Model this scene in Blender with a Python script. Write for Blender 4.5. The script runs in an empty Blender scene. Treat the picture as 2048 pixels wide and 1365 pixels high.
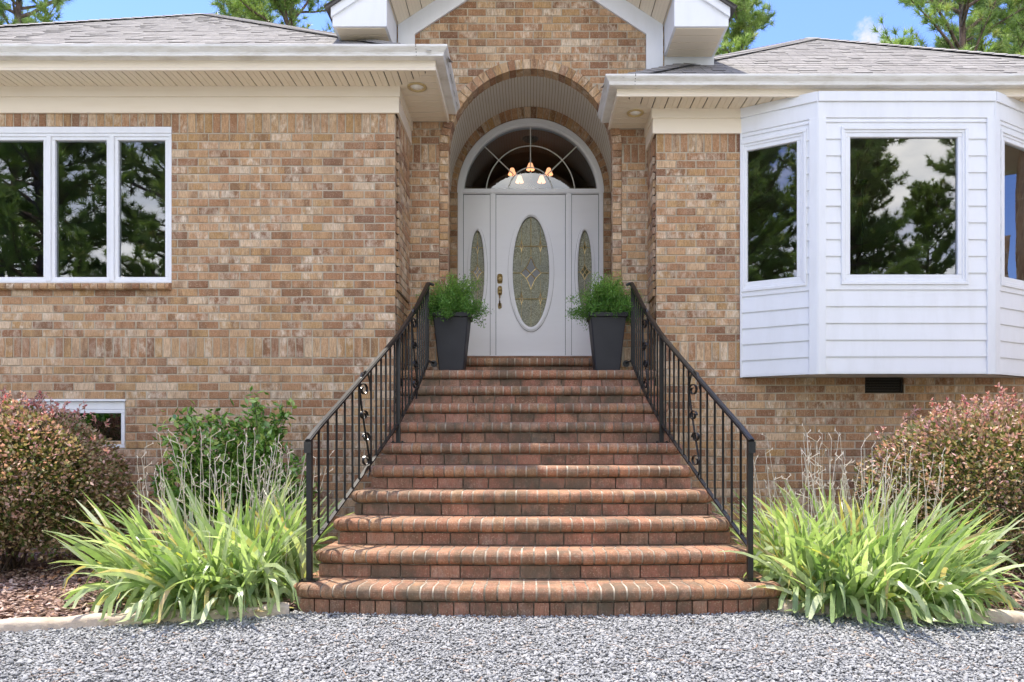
import bpy, math, random
import numpy as np
from math import sin, cos, pi, sqrt, radians
random.seed(7)
rng = np.random.default_rng(11)

# ------------------------------------------------------------------ camera, world, sun, exposure
scene = bpy.context.scene
COL = scene.collection
F = 1485.0                                   # focal length in photo pixels (2048 wide)
CAMY, CAMZ = -4.67, 1.10
cam_d = bpy.data.cameras.new("camera")
cam = bpy.data.objects.new("camera", cam_d)
COL.objects.link(cam)
cam.location = (0.0, CAMY, CAMZ)
cam.rotation_euler = (radians(90), 0, 0)
cam_d.sensor_width = 36.0
cam_d.lens = F / 2048 * 36.0
cam_d.shift_x = -(1061 - 1024) / 2048
cam_d.shift_y = (886 - 682.5) / 2048
cam_d.clip_end = 2000
cam_d.clip_start = 0.05
scene.camera = cam
scene.render.resolution_x, scene.render.resolution_y = 1024, 682

SUN = np.array([-0.215, 0.238, 1.0]); SUN /= np.linalg.norm(SUN)
SUN_EL = math.asin(SUN[2]); SUN_AZ = math.atan2(SUN[0], SUN[1])

world = bpy.data.worlds.new("World"); scene.world = world
world.use_nodes = True
wn, wl = world.node_tree.nodes, world.node_tree.links
bg = wn['Background']
sky = wn.new('ShaderNodeTexSky'); sky.sky_type = 'NISHITA'; sky.sun_disc = False
sky.sun_elevation = SUN_EL; sky.sun_rotation = SUN_AZ
sky.air_density = 1.0; sky.dust_density = 0.15; sky.ozone_density = 2.2; sky.altitude = 600
# broken fair-weather clouds, plus a bright bank added behind the camera as fill light
tc = wn.new('ShaderNodeTexCoord')
mp = wn.new('ShaderNodeMapping'); mp.inputs['Scale'].default_value = (1.0, 1.0, 2.6); mp.inputs['Location'].default_value = (3.4, 1.3, 0.6)
wl.new(tc.outputs['Generated'], mp.inputs['Vector'])
nz = wn.new('ShaderNodeTexNoise'); nz.inputs['Scale'].default_value = 1.7
nz.inputs['Detail'].default_value = 9; nz.inputs['Roughness'].default_value = 0.58
nz.inputs['Distortion'].default_value = 0.25
wl.new(mp.outputs[0], nz.inputs['Vector'])
cr = wn.new('ShaderNodeValToRGB'); cr.color_ramp.elements[0].position = 0.53; cr.color_ramp.elements[1].position = 0.70
cr.color_ramp.elements[1].color = (0.85, 0.85, 0.85, 1)
sxyz = wn.new('ShaderNodeSeparateXYZ'); wl.new(tc.outputs['Generated'], sxyz.inputs[0])
cm = wn.new('ShaderNodeMath'); cm.operation = 'MULTIPLY_ADD'; wl.new(sxyz.outputs[1], cm.inputs[0]); cm.inputs[1].default_value = -0.17; wl.new(nz.outputs['Fac'], cm.inputs[2])
wl.new(cm.outputs[0], cr.inputs['Fac'])
# one small white cumulus just over the right roof
def pxdir(px, py):
    v = np.array([(px - 1061) / F, 1.0, (886 - py) / F]); return v / np.linalg.norm(v)
def cumulus(px, py, rad):
    d = wn.new('ShaderNodeVectorMath'); d.operation = 'DISTANCE'
    d.inputs[1].default_value = tuple(pxdir(px, py))
    nrm = wn.new('ShaderNodeVectorMath'); nrm.operation = 'NORMALIZE'
    wl.new(tc.outputs['Generated'], nrm.inputs[0]); wl.new(nrm.outputs[0], d.inputs[0])
    n2 = wn.new('ShaderNodeTexNoise'); n2.inputs['Scale'].default_value = 60; n2.inputs['Detail'].default_value = 8; n2.inputs['Roughness'].default_value = 0.62
    wl.new(nrm.outputs[0], n2.inputs['Vector'])
    m1 = wn.new('ShaderNodeMath'); m1.operation = 'MULTIPLY_ADD'
    wl.new(n2.outputs['Fac'], m1.inputs[0]); m1.inputs[1].default_value = rad * 1.9
    wl.new(d.outputs['Value'], m1.inputs[2])
    mr = wn.new('ShaderNodeMapRange'); mr.inputs['From Min'].default_value = rad * 1.85; mr.inputs['From Max'].default_value = rad * 1.2
    mr.inputs['To Min'].default_value = 0; mr.inputs['To Max'].default_value = 1
    wl.new(m1.outputs[0], mr.inputs['Value'])
    return mr.outputs[0]
def vmax(a, b):
    m = wn.new('ShaderNodeMath'); m.operation = 'MAXIMUM'; wl.new(a, m.inputs[0]); wl.new(b, m.inputs[1]); return m.outputs[0]
cfac = cr.outputs['Color']; cfac2 = vmax(cumulus(1735, 80, 0.021), cumulus(1766, 94, 0.018))
mixc = wn.new('ShaderNodeMix'); mixc.data_type = 'RGBA'
deep = wn.new('ShaderNodeMix'); deep.data_type = 'RGBA'; deep.blend_type = 'MULTIPLY'; deep.inputs[0].default_value = 1.0
wl.new(sky.outputs[0], deep.inputs[6]); deep.inputs[7].default_value = (0.40, 0.43, 0.64, 1)
wl.new(cfac, mixc.inputs[0]); wl.new(deep.outputs[2], mixc.inputs[6])
n9 = wn.new('ShaderNodeTexNoise'); n9.inputs['Scale'].default_value = 5.5; n9.inputs['Detail'].default_value = 7; wl.new(mp.outputs[0], n9.inputs['Vector'])
ccol = wn.new('ShaderNodeValToRGB'); ccol.color_ramp.elements[0].position = 0.38; ccol.color_ramp.elements[1].position = 0.62
ccol.color_ramp.elements[0].color = (0.50, 0.52, 0.56, 1); ccol.color_ramp.elements[1].color = (1.05, 1.0, 0.93, 1)
wl.new(n9.outputs['Fac'], ccol.inputs['Fac'])
cgain = wn.new('ShaderNodeMix'); cgain.data_type = 'RGBA'; cgain.blend_type = 'MULTIPLY'; cgain.inputs[0].default_value = 1.0
wl.new(ccol.outputs['Color'], cgain.inputs[6]); cgain.inputs[7].default_value = (9.6, 9.4, 9.1, 1)
wl.new(cgain.outputs[2], mixc.inputs[7])
mix2 = wn.new('ShaderNodeMix'); mix2.data_type = 'RGBA'; wl.new(cfac2, mix2.inputs[0]); wl.new(mixc.outputs[2], mix2.inputs[6]); mix2.inputs[7].default_value = (1.45, 1.47, 1.52, 1)
wl.new(mix2.outputs[2], bg.inputs['Color'])
bg.inputs['Strength'].default_value = 0.15

sl = bpy.data.lights.new("sun", 'SUN'); sl.energy = 2.0; sl.angle = radians(0.55); sl.color = (1.0, 0.94, 0.85)
so = bpy.data.objects.new("sun", sl); COL.objects.link(so)
from mathutils import Vector
so.rotation_euler = Vector(SUN).to_track_quat('Z', 'Y').to_euler()
so.location = (-4, 6, 20)
scene.view_settings.view_transform = 'Standard'
scene.view_settings.look = 'None'
scene.view_settings.gamma = 1.0
scene.view_settings.exposure = 2.1
scene.cycles.max_bounces = 8
scene.cycles.transparent_max_bounces = 12

# ------------------------------------------------------------------ materials
MATS = {}
class NT:
    def __init__(s, name):
        m = bpy.data.materials.new(name); m.use_nodes = True
        s.m = m; s.n = m.node_tree.nodes; s.l = m.node_tree.links
        s.b = s.n['Principled BSDF']; s.out = s.n['Material Output']
        MATS[name] = m
    def new(s, t, **kw):
        nd = s.n.new(t)
        for k, v in kw.items(): setattr(nd, k, v)
        return nd
    def link(s, a, b): s.l.new(a, b)
    def coords(s, scale=(1, 1, 1), kind='Object'):
        t = s.new('ShaderNodeTexCoord'); mp = s.new('ShaderNodeMapping')
        mp.inputs['Scale'].default_value = scale
        s.link(t.outputs[kind], mp.inputs['Vector']); return mp.outputs[0]
    def noise(s, scale, detail=3, rough=0.5, co=None, w=None, dist=0):
        t = s.new('ShaderNodeTexNoise')
        if w is not None: t.noise_dimensions = '4D'; s.link(w, t.inputs['W'])
        t.inputs['Scale'].default_value = scale; t.inputs['Detail'].default_value = detail
        t.inputs['Roughness'].default_value = rough; t.inputs['Distortion'].default_value = dist
        if co is None: co = s.coords()
        s.link(co, t.inputs['Vector']); return t.outputs['Fac']
    def ramp(s, fac, stops, interp='LINEAR'):
        r = s.new('ShaderNodeValToRGB'); cr = r.color_ramp; cr.interpolation = interp
        while len(cr.elements) > len(stops): cr.elements.remove(cr.elements[-1])
        while len(cr.elements) < len(stops): cr.elements.new(0.5)
        for e, (p, c) in zip(cr.elements, stops):
            e.position = p
            if not hasattr(c, '__len__'): c = (c, c, c)
            e.color = (*c, 1)
        s.link(fac, r.inputs['Fac']); return r.outputs['Color']
    def mix(s, fac, a, b, mode='MIX'):
        m = s.new('ShaderNodeMix', data_type='RGBA', blend_type=mode)
        for sock, v in ((0, fac), (6, a), (7, b)):
            if hasattr(v, 'is_linked') or isinstance(v, bpy.types.NodeSocket): s.link(v, m.inputs[sock])
            elif sock == 0: m.inputs[0].default_value = v
            else: m.inputs[sock].default_value = (*v, 1) if hasattr(v, '__len__') else (v, v, v, 1)
        return m.outputs[2]
    def math(s, op, a, b=0.0):
        m = s.new('ShaderNodeMath', operation=op)
        for i, v in enumerate((a, b)):
            if isinstance(v, bpy.types.NodeSocket): s.link(v, m.inputs[i])
            else: m.inputs[i].default_value = v
        return m.outputs[0]
    def attr(s, name='bc'):
        a = s.new('ShaderNodeAttribute', attribute_name=name)
        sp = s.new('ShaderNodeSeparateColor'); s.link(a.outputs['Color'], sp.inputs[0])
        return sp.outputs[0], sp.outputs[1], sp.outputs[2]
    def bump(s, h, strength=0.3, dist=0.01):
        b = s.new('ShaderNodeBump'); b.inputs['Strength'].default_value = strength
        b.inputs['Distance'].default_value = dist
        s.link(h, b.inputs['Height']); s.link(b.outputs[0], s.b.inputs['Normal'])
    def set(s, **kw):
        for k, v in kw.items():
            k = k.replace('_', ' ')
            if isinstance(v, bpy.types.NodeSocket): s.link(v, s.b.inputs[k])
            elif hasattr(v, '__len__') and len(v) == 3: s.b.inputs[k].default_value = (*v, 1)
            else: s.b.inputs[k].default_value = v
        return s

def brick_mat(name, palette, flash, white, whiteamt, dirt=0.0, streak=(14, 14, 3.0)):
    t = NT(name); r, g, b = t.attr()
    base = t.ramp(r, palette, 'LINEAR')
    w = t.math('MULTIPLY', g, 37.0)
    # flashing that runs across each brick, different in every brick
    n1 = t.noise(1.0, 3, 0.6, t.coords((11, 11, 2.5)), w)
    f1 = t.math('MULTIPLY', t.ramp(n1, [(0.46, 0), (0.60, 1)]), t.ramp(b, [(0.25, 0.12), (0.8, 0.85)]))
    c = t.mix(f1, base, flash)
    n2 = t.noise(1.0, 4, 0.7, t.coords((16, 16, 9)), w)
    thr = t.ramp(g, [(0.40, 0.12), (0.85, 1.0)])
    f2 = t.math('MULTIPLY', t.ramp(n2, [(0.44, 0), (0.66, whiteamt)]), thr)
    c = t.mix(f2, c, white)
    # drag lines of the wire cut and small pits
    n3 = t.noise(1.0, 4, 0.75, t.coords((120, 120, 16)))
    c = t.mix(t.ramp(n3, [(0.38, 0.55), (0.56, 0.0)]), c, (0.16, 0.08, 0.035))
    n4 = t.noise(90, 2, 0.6)
    c = t.mix(t.ramp(n4, [(0.55, 0.0), (0.70, 0.5)]), c, (0.66, 0.50, 0.34))
    c = t.mix(t.ramp(t.noise(0.9, 6, 0.7), [(0.40, 0.16), (0.60, 0)]), c, (0.20, 0.13, 0.085))
    if dirt:
        n5 = t.noise(3.5, 6, 0.7)
        c = t.mix(t.ramp(n5, [(0.43, 0), (0.62, dirt)]), c, (0.075, 0.07, 0.045))
    t.set(Base_Color=c, Roughness=0.88)
    hh = t.mix(0.5, n3, t.noise(60, 5, 0.7), 'ADD')
    t.bump(hh, 0.5, 0.004)
    return t.m

BRICK = brick_mat('wall_brick',
    [(0.0, (0.20, 0.090, 0.045)), (0.12, (0.33, 0.155, 0.070)), (0.32, (0.45, 0.235, 0.110)), (0.55, (0.55, 0.325, 0.162)),
     (0.72, (0.46, 0.27, 0.100)), (0.88, (0.63, 0.41, 0.225)), (1.0, (0.70, 0.53, 0.35))],
    (0.20, 0.10, 0.045), (0.84, 0.72, 0.55), 0.85)
STBRICK = brick_mat('stair_brick',
    [(0.0, (0.22, 0.10, 0.06)), (0.3, (0.34, 0.135, 0.085)), (0.6, (0.42, 0.175, 0.11)), (1.0, (0.42, 0.22, 0.13))],
    (0.16, 0.085, 0.05), (0.5, 0.42, 0.35), 0.35, dirt=0.75)
NOSEBRICK = brick_mat('nosing_brick',
    [(0.0, (0.27, 0.11, 0.058)), (0.4, (0.36, 0.15, 0.078)), (0.8, (0.41, 0.19, 0.095)), (1.0, (0.37, 0.20, 0.09))],
    (0.25, 0.13, 0.06), (0.62, 0.44, 0.31), 0.5, dirt=0.7)

def mortar_mat(name, ca, cb, sc=7):
    t = NT(name)
    c = t.ramp(t.noise(sc, 6, 0.7), [(0.38, ca), (0.62, cb)])
    t.set(Base_Color=c, Roughness=0.95); t.bump(t.noise(140, 4, 0.7), 0.5, 0.003); return t.m
MORTAR = mortar_mat('mortar', (0.36, 0.30, 0.215), (0.50, 0.43, 0.32))
STMORTAR = mortar_mat('stair_mortar', (0.12, 0.10, 0.07), (0.50, 0.43, 0.33), 4)

def paint_mat(name, col, dirt=(0.5, 0.45, 0.36), amt=0.25, rough=0.45, scale=(1.2, 1.2, 9)):
    t = NT(name)
    n = t.noise(1.6, 6, 0.65, t.coords(scale))
    c = t.mix(t.ramp(n, [(0.45, 0.0), (0.75, amt)]), col, dirt)
    t.set(Base_Color=c, Roughness=rough); t.bump(t.noise(45, 3, 0.6), 0.06, 0.004); return t.m
WHITE = paint_mat('white_paint', (0.79, 0.795, 0.80), (0.58, 0.57, 0.53), 0.26, 0.45, (4, 4, 0.9))
DOORW = paint_mat('door_paint', (0.84, 0.84, 0.84), (0.6, 0.6, 0.6), 0.08, 0.35)
BOUNCEVINYL = paint_mat('bounce_warm_vinyl', (0.80, 0.70, 0.53), (0.62, 0.50, 0.33), 0.22, 0.5)  # white vinyl with warm bounce light put into its colour
BOUNCETRIM = paint_mat('bounce_warm_trim', (0.84, 0.735, 0.58), (0.64, 0.50, 0.32), 0.2, 0.5)  # the trim is white; the warmth of bounced light is painted in
VAULTM = paint_mat('beadboard_paint', (0.86, 0.79, 0.68), (0.5, 0.44, 0.36), 0.2, 0.5)
GUTTER = paint_mat('gutter_paint', (0.80, 0.775, 0.72), (0.42, 0.36, 0.26), 0.6, 0.4, (2.5, 2.5, 16))
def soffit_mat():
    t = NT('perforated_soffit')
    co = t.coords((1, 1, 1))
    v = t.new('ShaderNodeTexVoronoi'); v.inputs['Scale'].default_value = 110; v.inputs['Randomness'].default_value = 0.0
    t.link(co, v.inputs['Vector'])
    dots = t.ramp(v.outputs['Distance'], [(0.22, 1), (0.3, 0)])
    c = t.mix(t.math('MULTIPLY', dots, 0.5), (0.83, 0.72, 0.545), (0.30, 0.24, 0.15))  # white soffit vinyl, its colour yellowed to carry the bounce light
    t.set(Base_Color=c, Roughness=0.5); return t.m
SOFFIT = soffit_mat()

t = NT('black_iron'); t.set(Base_Color=(0.012, 0.011, 0.010), Roughness=0.28); t.bump(t.noise(60, 3), 0.06, 0.002); IRON = t.m
t = NT('planter_plastic'); t.set(Base_Color=t.ramp(t.noise(8, 4), [(0.3, (0.012, 0.012, 0.014)), (0.8, (0.019, 0.019, 0.022))]), Roughness=0.55); PLANTER = t.m
t = NT('brass'); t.set(Base_Color=(0.66, 0.50, 0.22), Metallic=0.55, Roughness=0.38); BRASS = t.m
t = NT('aged_brass'); t.set(Base_Color=(0.22, 0.14, 0.07), Metallic=1.0, Roughness=0.35); BRASSD = t.m
t = NT('dark_void'); t.set(Base_Color=(0.01, 0.009, 0.008), Roughness=0.9); VOID = t.m
t = NT('grille_paint'); t.set(Base_Color=(0.62, 0.62, 0.55), Roughness=0.5); GRILLE = t.m
t = NT('seal_shade_grey'); t.set(Base_Color=(0.30, 0.29, 0.27), Roughness=0.8); GRILLE2 = t.m  # for the glazing seal and the painted groove shade
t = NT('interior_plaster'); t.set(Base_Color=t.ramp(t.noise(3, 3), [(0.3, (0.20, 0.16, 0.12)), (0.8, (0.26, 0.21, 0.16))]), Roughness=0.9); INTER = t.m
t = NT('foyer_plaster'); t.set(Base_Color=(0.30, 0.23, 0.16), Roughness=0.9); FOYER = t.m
t = NT('lamp_glow'); t.set(Base_Color=(0.9, 0.6, 0.35), Emission_Color=(1.0, 0.42, 0.22), Emission_Strength=0.5); GLOW = t.m
t = NT('candle_glow'); t.set(Base_Color=(0.9, 0.7, 0.5), Emission_Color=(1.0, 0.66, 0.33), Emission_Strength=12); CANDLE = t.m
t = NT('lamp_lens'); t.set(Base_Color=(0.92, 0.88, 0.78), Roughness=0.3); LENS = t.m
t = NT('lamp_rim'); t.set(Base_Color=(0.52, 0.38, 0.17), Roughness=0.4); RIM = t.m
t = NT('dark_metal'); t.set(Base_Color=(0.05, 0.04, 0.03), Metallic=0.8, Roughness=0.4); DMETAL = t.m

def glass_mat(name, refl, wav=0.0, wscale=1.2, tint=(0.75, 0.8, 0.78)):
    t = NT(name)
    g = t.new('ShaderNodeBsdfGlossy'); g.inputs['Roughness'].default_value = 0.0
    g.inputs['Color'].default_value = (0.93, 0.97, 1.0, 1)
    tr = t.new('ShaderNodeBsdfTransparent'); tr.inputs['Color'].default_value = (*tint, 1)
    fr = t.new('ShaderNodeFresnel'); fr.inputs['IOR'].default_value = 1.5
    fac = t.math('ADD', t.math('MULTIPLY', fr.outputs[0], 1.0), refl)
    fac = t.math('MINIMUM', fac, 1.0)
    if wav:
        b = t.new('ShaderNodeBump'); b.inputs['Strength'].default_value = 1.0; b.inputs['Distance'].default_value = wav
        t.link(t.noise(wscale, 1.5, 0.4), b.inputs['Height']); t.link(b.outputs[0], g.inputs['Normal'])
    m = t.new('ShaderNodeMixShader'); t.link(fac, m.inputs[0]); t.link(tr.outputs[0], m.inputs[1]); t.link(g.outputs[0], m.inputs[2])
    t.n.remove(t.b); t.link(m.outputs[0], t.out.inputs['Surface']); return t.m
GLASS = glass_mat('window_glass', 0.12, 0.004, 1.3)
GLASSB = glass_mat('bay_glass', 0.11, 0.0012, 0.9)
GLASSF = glass_mat('fanlight_glass', 0.07)
def leaded():
    t = NT('leaded_glass')
    n = t.noise(70, 3, 0.6, None, None, 1.5)
    c = t.ramp(n, [(0.35, (0.14, 0.14, 0.075)), (0.5, (0.34, 0.34, 0.21)), (0.66, (0.62, 0.62, 0.47))])
    n2 = t.noise(2.2, 3, 0.6)
    c = t.mix(t.ramp(n2, [(0.4, 0), (0.7, 0.5)]), c, (0.22, 0.25, 0.24))
    t.set(Base_Color=c, Roughness=0.12); t.b.inputs['Specular IOR Level'].default_value = 0.7
    t.bump(n, 0.9, 0.01); return t.m
LEADED = leaded()
t = NT('bevel_glass'); t.set(Base_Color=(0.10, 0.095, 0.05), Roughness=0.04); BEVEL = t.m

def shingle_mat():
    t = NT('shingles'); r, g, b = t.attr()
    c = t.ramp(r, [(0, (0.29, 0.268, 0.235)), (0.5, (0.33, 0.305, 0.265)), (1, (0.37, 0.342, 0.30))])
    n = t.noise(160, 3, 0.7)
    c = t.mix(t.ramp(n, [(0.4, 0.5), (0.6, 0.0)]), c, (0.12, 0.115, 0.11))
    c = t.mix(t.ramp(t.noise(2.5, 5, 0.7), [(0.5, 0), (0.8, 0.35)]), c, (0.16, 0.14, 0.12))
    t.set(Base_Color=c, Roughness=0.95); t.bump(n, 0.5, 0.004); return t.m
SHINGLE = shingle_mat()
t = NT('shingle_edge'); t.set(Base_Color=(0.09, 0.083, 0.075), Roughness=0.95); SHEDGE = t.m

def stone_mat():
    t = NT('gravel_stone'); r, g, b = t.attr()
    c = t.ramp(r, [(0, (0.20, 0.20, 0.195)), (0.35, (0.285, 0.285, 0.275)), (0.75, (0.37, 0.367, 0.352)), (0.95, (0.45, 0.445, 0.43)), (1, (0.38, 0.29, 0.21))])
    c = t.mix(t.ramp(t.noise(60, 4, 0.7), [(0.4, 0.35), (0.65, 0)]), c, (0.18, 0.18, 0.18))
    t.set(Base_Color=c, Roughness=0.85); t.bump(t.noise(200, 3), 0.3, 0.002); return t.m
STONE = stone_mat()
def chip_mat():
    t = NT('bark_chip'); r, g, b = t.attr()
    c = t.ramp(r, [(0, (0.09, 0.05, 0.04)), (0.3, (0.24, 0.135, 0.095)), (0.6, (0.40, 0.265, 0.20)), (0.85, (0.60, 0.46, 0.38)), (1, (0.48, 0.23, 0.10))])
    n = t.noise(1.0, 4, 0.7, t.coords((60, 60, 60)))
    c = t.mix(t.ramp(n, [(0.4, 0.4), (0.6, 0)]), c, (0.08, 0.045, 0.035))
    t.set(Base_Color=c, Roughness=0.9); return t.m
CHIP = chip_mat()
def ground_mat(name, stops, sc, bstr=0.5):
    t = NT(name); n = t.noise(sc, 8, 0.75)
    v = t.new('ShaderNodeTexVoronoi'); v.inputs['Scale'].default_value = 45; t.link(t.coords(), v.inputs['Vector'])
    c = t.ramp(t.mix(0.5, n, v.outputs['Color']), stops)
    t.set(Base_Color=c, Roughness=0.95); t.bump(v.outputs['Distance'], bstr, 0.02); return t.m
GRAVELG = ground_mat('gravel_bed', [(0.25, (0.12, 0.12, 0.12)), (0.75, (0.42, 0.42, 0.41))], 4)
MULCHG = ground_mat('mulch_soil', [(0.25, (0.08, 0.045, 0.032)), (0.75, (0.30, 0.18, 0.13))], 8)
GRASSG = ground_mat('lawn', [(0.25, (0.03, 0.06, 0.015)), (0.75, (0.11, 0.15, 0.05))], 3)
t = NT('edging_concrete')
c = t.ramp(t.noise(6, 7, 0.7), [(0.3, (0.36, 0.27, 0.19)), (0.7, (0.62, 0.53, 0.42))])
t.set(Base_Color=c, Roughness=0.95); t.bump(t.noise(50, 6, 0.7), 0.6, 0.008); CONC = t.m

def leaf_mat(name, stops, trans=0.35, rough=0.4, spec=0.4, tcol=None):
    t = NT(name); r, g, b = t.attr()
    c = t.ramp(r, stops)
    c = t.mix(t.ramp(t.noise(25, 3, 0.6), [(0.4, 0.18), (0.6, 0)]), c, (0.04, 0.05, 0.02))
    t.set(Base_Color=c, Roughness=rough); t.b.inputs['Specular IOR Level'].default_value = spec
    tl = t.new('ShaderNodeBsdfTranslucent')
    t.link(t.mix(1.0, c, tcol or (1.3, 1.5, 0.7), 'MULTIPLY'), tl.inputs['Color'])
    m = t.new('ShaderNodeMixShader'); m.inputs[0].default_value = trans
    t.link(t.b.outputs[0], m.inputs[1]); t.link(tl.outputs[0], m.inputs[2]); t.link(m.outputs[0], t.out.inputs['Surface'])
    return t.m
IRISM = leaf_mat('iris_leaf', [(0, (0.18, 0.27, 0.10)), (0.35, (0.34, 0.43, 0.18)), (0.7, (0.50, 0.57, 0.29)), (0.9, (0.66, 0.69, 0.46)), (0.93, (0.60, 0.55, 0.14)), (1, (0.58, 0.42, 0.24))], 0.36, 0.33)
LOROM = leaf_mat('loropetalum_leaf', [(0, (0.09, 0.15, 0.035)), (0.22, (0.20, 0.25, 0.06)), (0.40, (0.32, 0.19, 0.11)), (0.55, (0.48, 0.46, 0.22)), (0.75, (0.66, 0.44, 0.34)), (0.92, (0.74, 0.46, 0.42)), (1, (0.66, 0.12, 0.17))], 0.3, 0.38, 0.5, (1.3, 1.1, 0.8))
GREENM = leaf_mat('gardenia_leaf', [(0, (0.09, 0.20, 0.04)), (0.5, (0.21, 0.38, 0.08)), (0.85, (0.40, 0.56, 0.17)), (1, (0.58, 0.66, 0.18))], 0.3, 0.24, 0.7)
POTM = leaf_mat('nandina_leaf', [(0, (0.07, 0.18, 0.03)), (0.5, (0.15, 0.32, 0.06)), (1, (0.38, 0.54, 0.12))], 0.35, 0.4)
PINEM = leaf_mat('pine_needle', [(0, (0.17, 0.24, 0.07)), (0.5, (0.32, 0.42, 0.13)), (0.85, (0.48, 0.56, 0.20)), (1, (0.46, 0.36, 0.17))], 0.3, 0.4)
t = NT('twig_bark'); t.set(Base_Color=t.ramp(t.noise(30, 4), [(0.3, (0.06, 0.04, 0.025)), (0.7, (0.16, 0.11, 0.075))]), Roughness=0.9); TWIG = t.m
t = NT('dry_stalk'); t.set(Base_Color=t.ramp(t.noise(20, 4), [(0.3, (0.48, 0.40, 0.29)), (0.7, (0.72, 0.65, 0.53))]), Roughness=0.8); STALK = t.m
t = NT('pine_bark'); n = t.noise(1.0, 5, 0.7, t.coords((9, 9, 3)))
t.set(Base_Color=t.ramp(n, [(0.35, (0.07, 0.045, 0.035)), (0.65, (0.24, 0.16, 0.12))]), Roughness=0.95); t.bump(n, 0.8, 0.05); BARK = t.m

# ------------------------------------------------------------------ builders
def tag(o, label=None, cat=None, group=None, kind=None):
    if label: o['label'] = label
    if cat: o['category'] = cat
    if group: o['group'] = group
    if kind: o['kind'] = kind
    return o
def empty(name, loc, label, cat, group=None):
    o = bpy.data.objects.new(name, None); COL.objects.link(o); o.location = loc
    o.empty_display_size = 0.1
    return tag(o, label, cat, group)
class MB:
    def __init__(s): s.v = []; s.f = []; s.c = []; s.col = (0.5, 0.5, 0.5)
    def rc(s): s.col = (random.random(), random.random(), random.random())
    def add(s, vs, fs):
        n = len(s.v); s.v += [tuple(v) for v in vs]
        for f in fs: s.f.append([n + i for i in f]); s.c.append(s.col)
    def hexa(s, p, skip=()):      # 8 points: back ring 0-3 then front ring 4-7
        F_ = [(0, 3, 2, 1), (4, 5, 6, 7), (0, 1, 5, 4), (1, 2, 6, 5), (2, 3, 7, 6), (3, 0, 4, 7)]
        s.add(p, [f for i, f in enumerate(F_) if i not in skip])
    def box(s, x0, x1, y0, y1, z0, z1):
        s.hexa([(x0, y1, z0), (x1, y1, z0), (x1, y1, z1), (x0, y1, z1), (x0, y0, z0), (x1, y0, z0), (x1, y0, z1), (x0, y0, z1)])
    def pbox(s, pl, u0, u1, z0, z1, w0, w1, ch=0.0, dw=0.0):
        """box on a wall plane, w0 (back) to w1 (front); ch = chamfer; dw = extra outward at the bottom"""
        if ch <= 0:
            s.hexa([pl(u0, z0, w0), pl(u1, z0, w0), pl(u1, z1, w0), pl(u0, z1, w0),
                    pl(u0, z0, w1 + dw), pl(u1, z0, w1 + dw), pl(u1, z1, w1), pl(u0, z1, w1)]); return
        a = w1 - ch
        s.add([pl(u0, z0, w0), pl(u1, z0, w0), pl(u1, z1, w0), pl(u0, z1, w0),
               pl(u0, z0, a), pl(u1, z0, a), pl(u1, z1, a), pl(u0, z1, a),
               pl(u0 + ch, z0 + ch, w1), pl(u1 - ch, z0 + ch, w1), pl(u1 - ch, z1 - ch, w1), pl(u0 + ch, z1 - ch, w1)],
              [(0, 1, 5, 4), (1, 2, 6, 5), (2, 3, 7, 6), (3, 0, 4, 7),
               (4, 5, 9, 8), (5, 6, 10, 9), (6, 7, 11, 10), (7, 4, 8, 11), (8, 9, 10, 11)])
    def quad(s, a, b, c, d): s.add([a, b, c, d], [(0, 1, 2, 3)])
    def tube(s, pts, r, n=8, r1=None, cap=True):
        P = [np.array(p, float) for p in pts]; m = len(P); base = len(s.v)
        up = np.array([0, 0, 1.0]); rings = []
        for i, p in enumerate(P):
            d = P[min(i + 1, m - 1)] - P[max(i - 1, 0)]; L = np.linalg.norm(d); d = d / (L or 1)
            a = np.cross(d, up)
            if np.linalg.norm(a) < 0.05: a = np.cross(d, np.array([0, 1.0, 0]))
            a /= np.linalg.norm(a); b = np.cross(a, d)
            rr = r if r1 is None else r + (r1 - r) * i / max(m - 1, 1)
            for k in range(n):
                t_ = 2 * pi * k / n; s.v.append(tuple(p + rr * (cos(t_) * a + sin(t_) * b)))
        for i in range(m - 1):
            for k in range(n):
                k2 = (k + 1) % n
                s.f.append([base + i * n + k, base + i * n + k2, base + (i + 1) * n + k2, base + (i + 1) * n + k]); s.c.append(s.col)
        if cap:
            s.f.append([base + k for k in range(n)][::-1]); s.c.append(s.col)
            s.f.append([base + (m - 1) * n + k for k in range(n)]); s.c.append(s.col)
    def bar(s, pts, w, h, side=None):
        """rectangular bar swept along pts; w sideways, h upwards"""
        P = [np.array(p, float) for p in pts]; m = len(P); base = len(s.v)
        for i, p in enumerate(P):
            d = P[min(i + 1, m - 1)] - P[max(i - 1, 0)]; d /= np.linalg.norm(d)
            a = np.cross(d, np.array([0, 0, 1.0])) if side is None else np.array(side, float)
            if np.linalg.norm(a) < 0.05: a = np.array([1.0, 0, 0])
            a /= np.linalg.norm(a); b = np.cross(a, d)
            for (k, l) in ((-1, -1), (1, -1), (1, 1), (-1, 1)): s.v.append(tuple(p + a * w / 2 * k + b * h / 2 * l))
        for i in range(m - 1):
            for k in range(4):
                k2 = (k + 1) % 4
                s.f.append([base + i * 4 + k, base + i * 4 + k2, base + (i + 1) * 4 + k2, base + (i + 1) * 4 + k]); s.c.append(s.col)
        s.f.append([base, base + 3, base + 2, base + 1]); s.f.append([base + (m - 1) * 4 + k for k in range(4)]); s.c += [s.col] * 2
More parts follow.
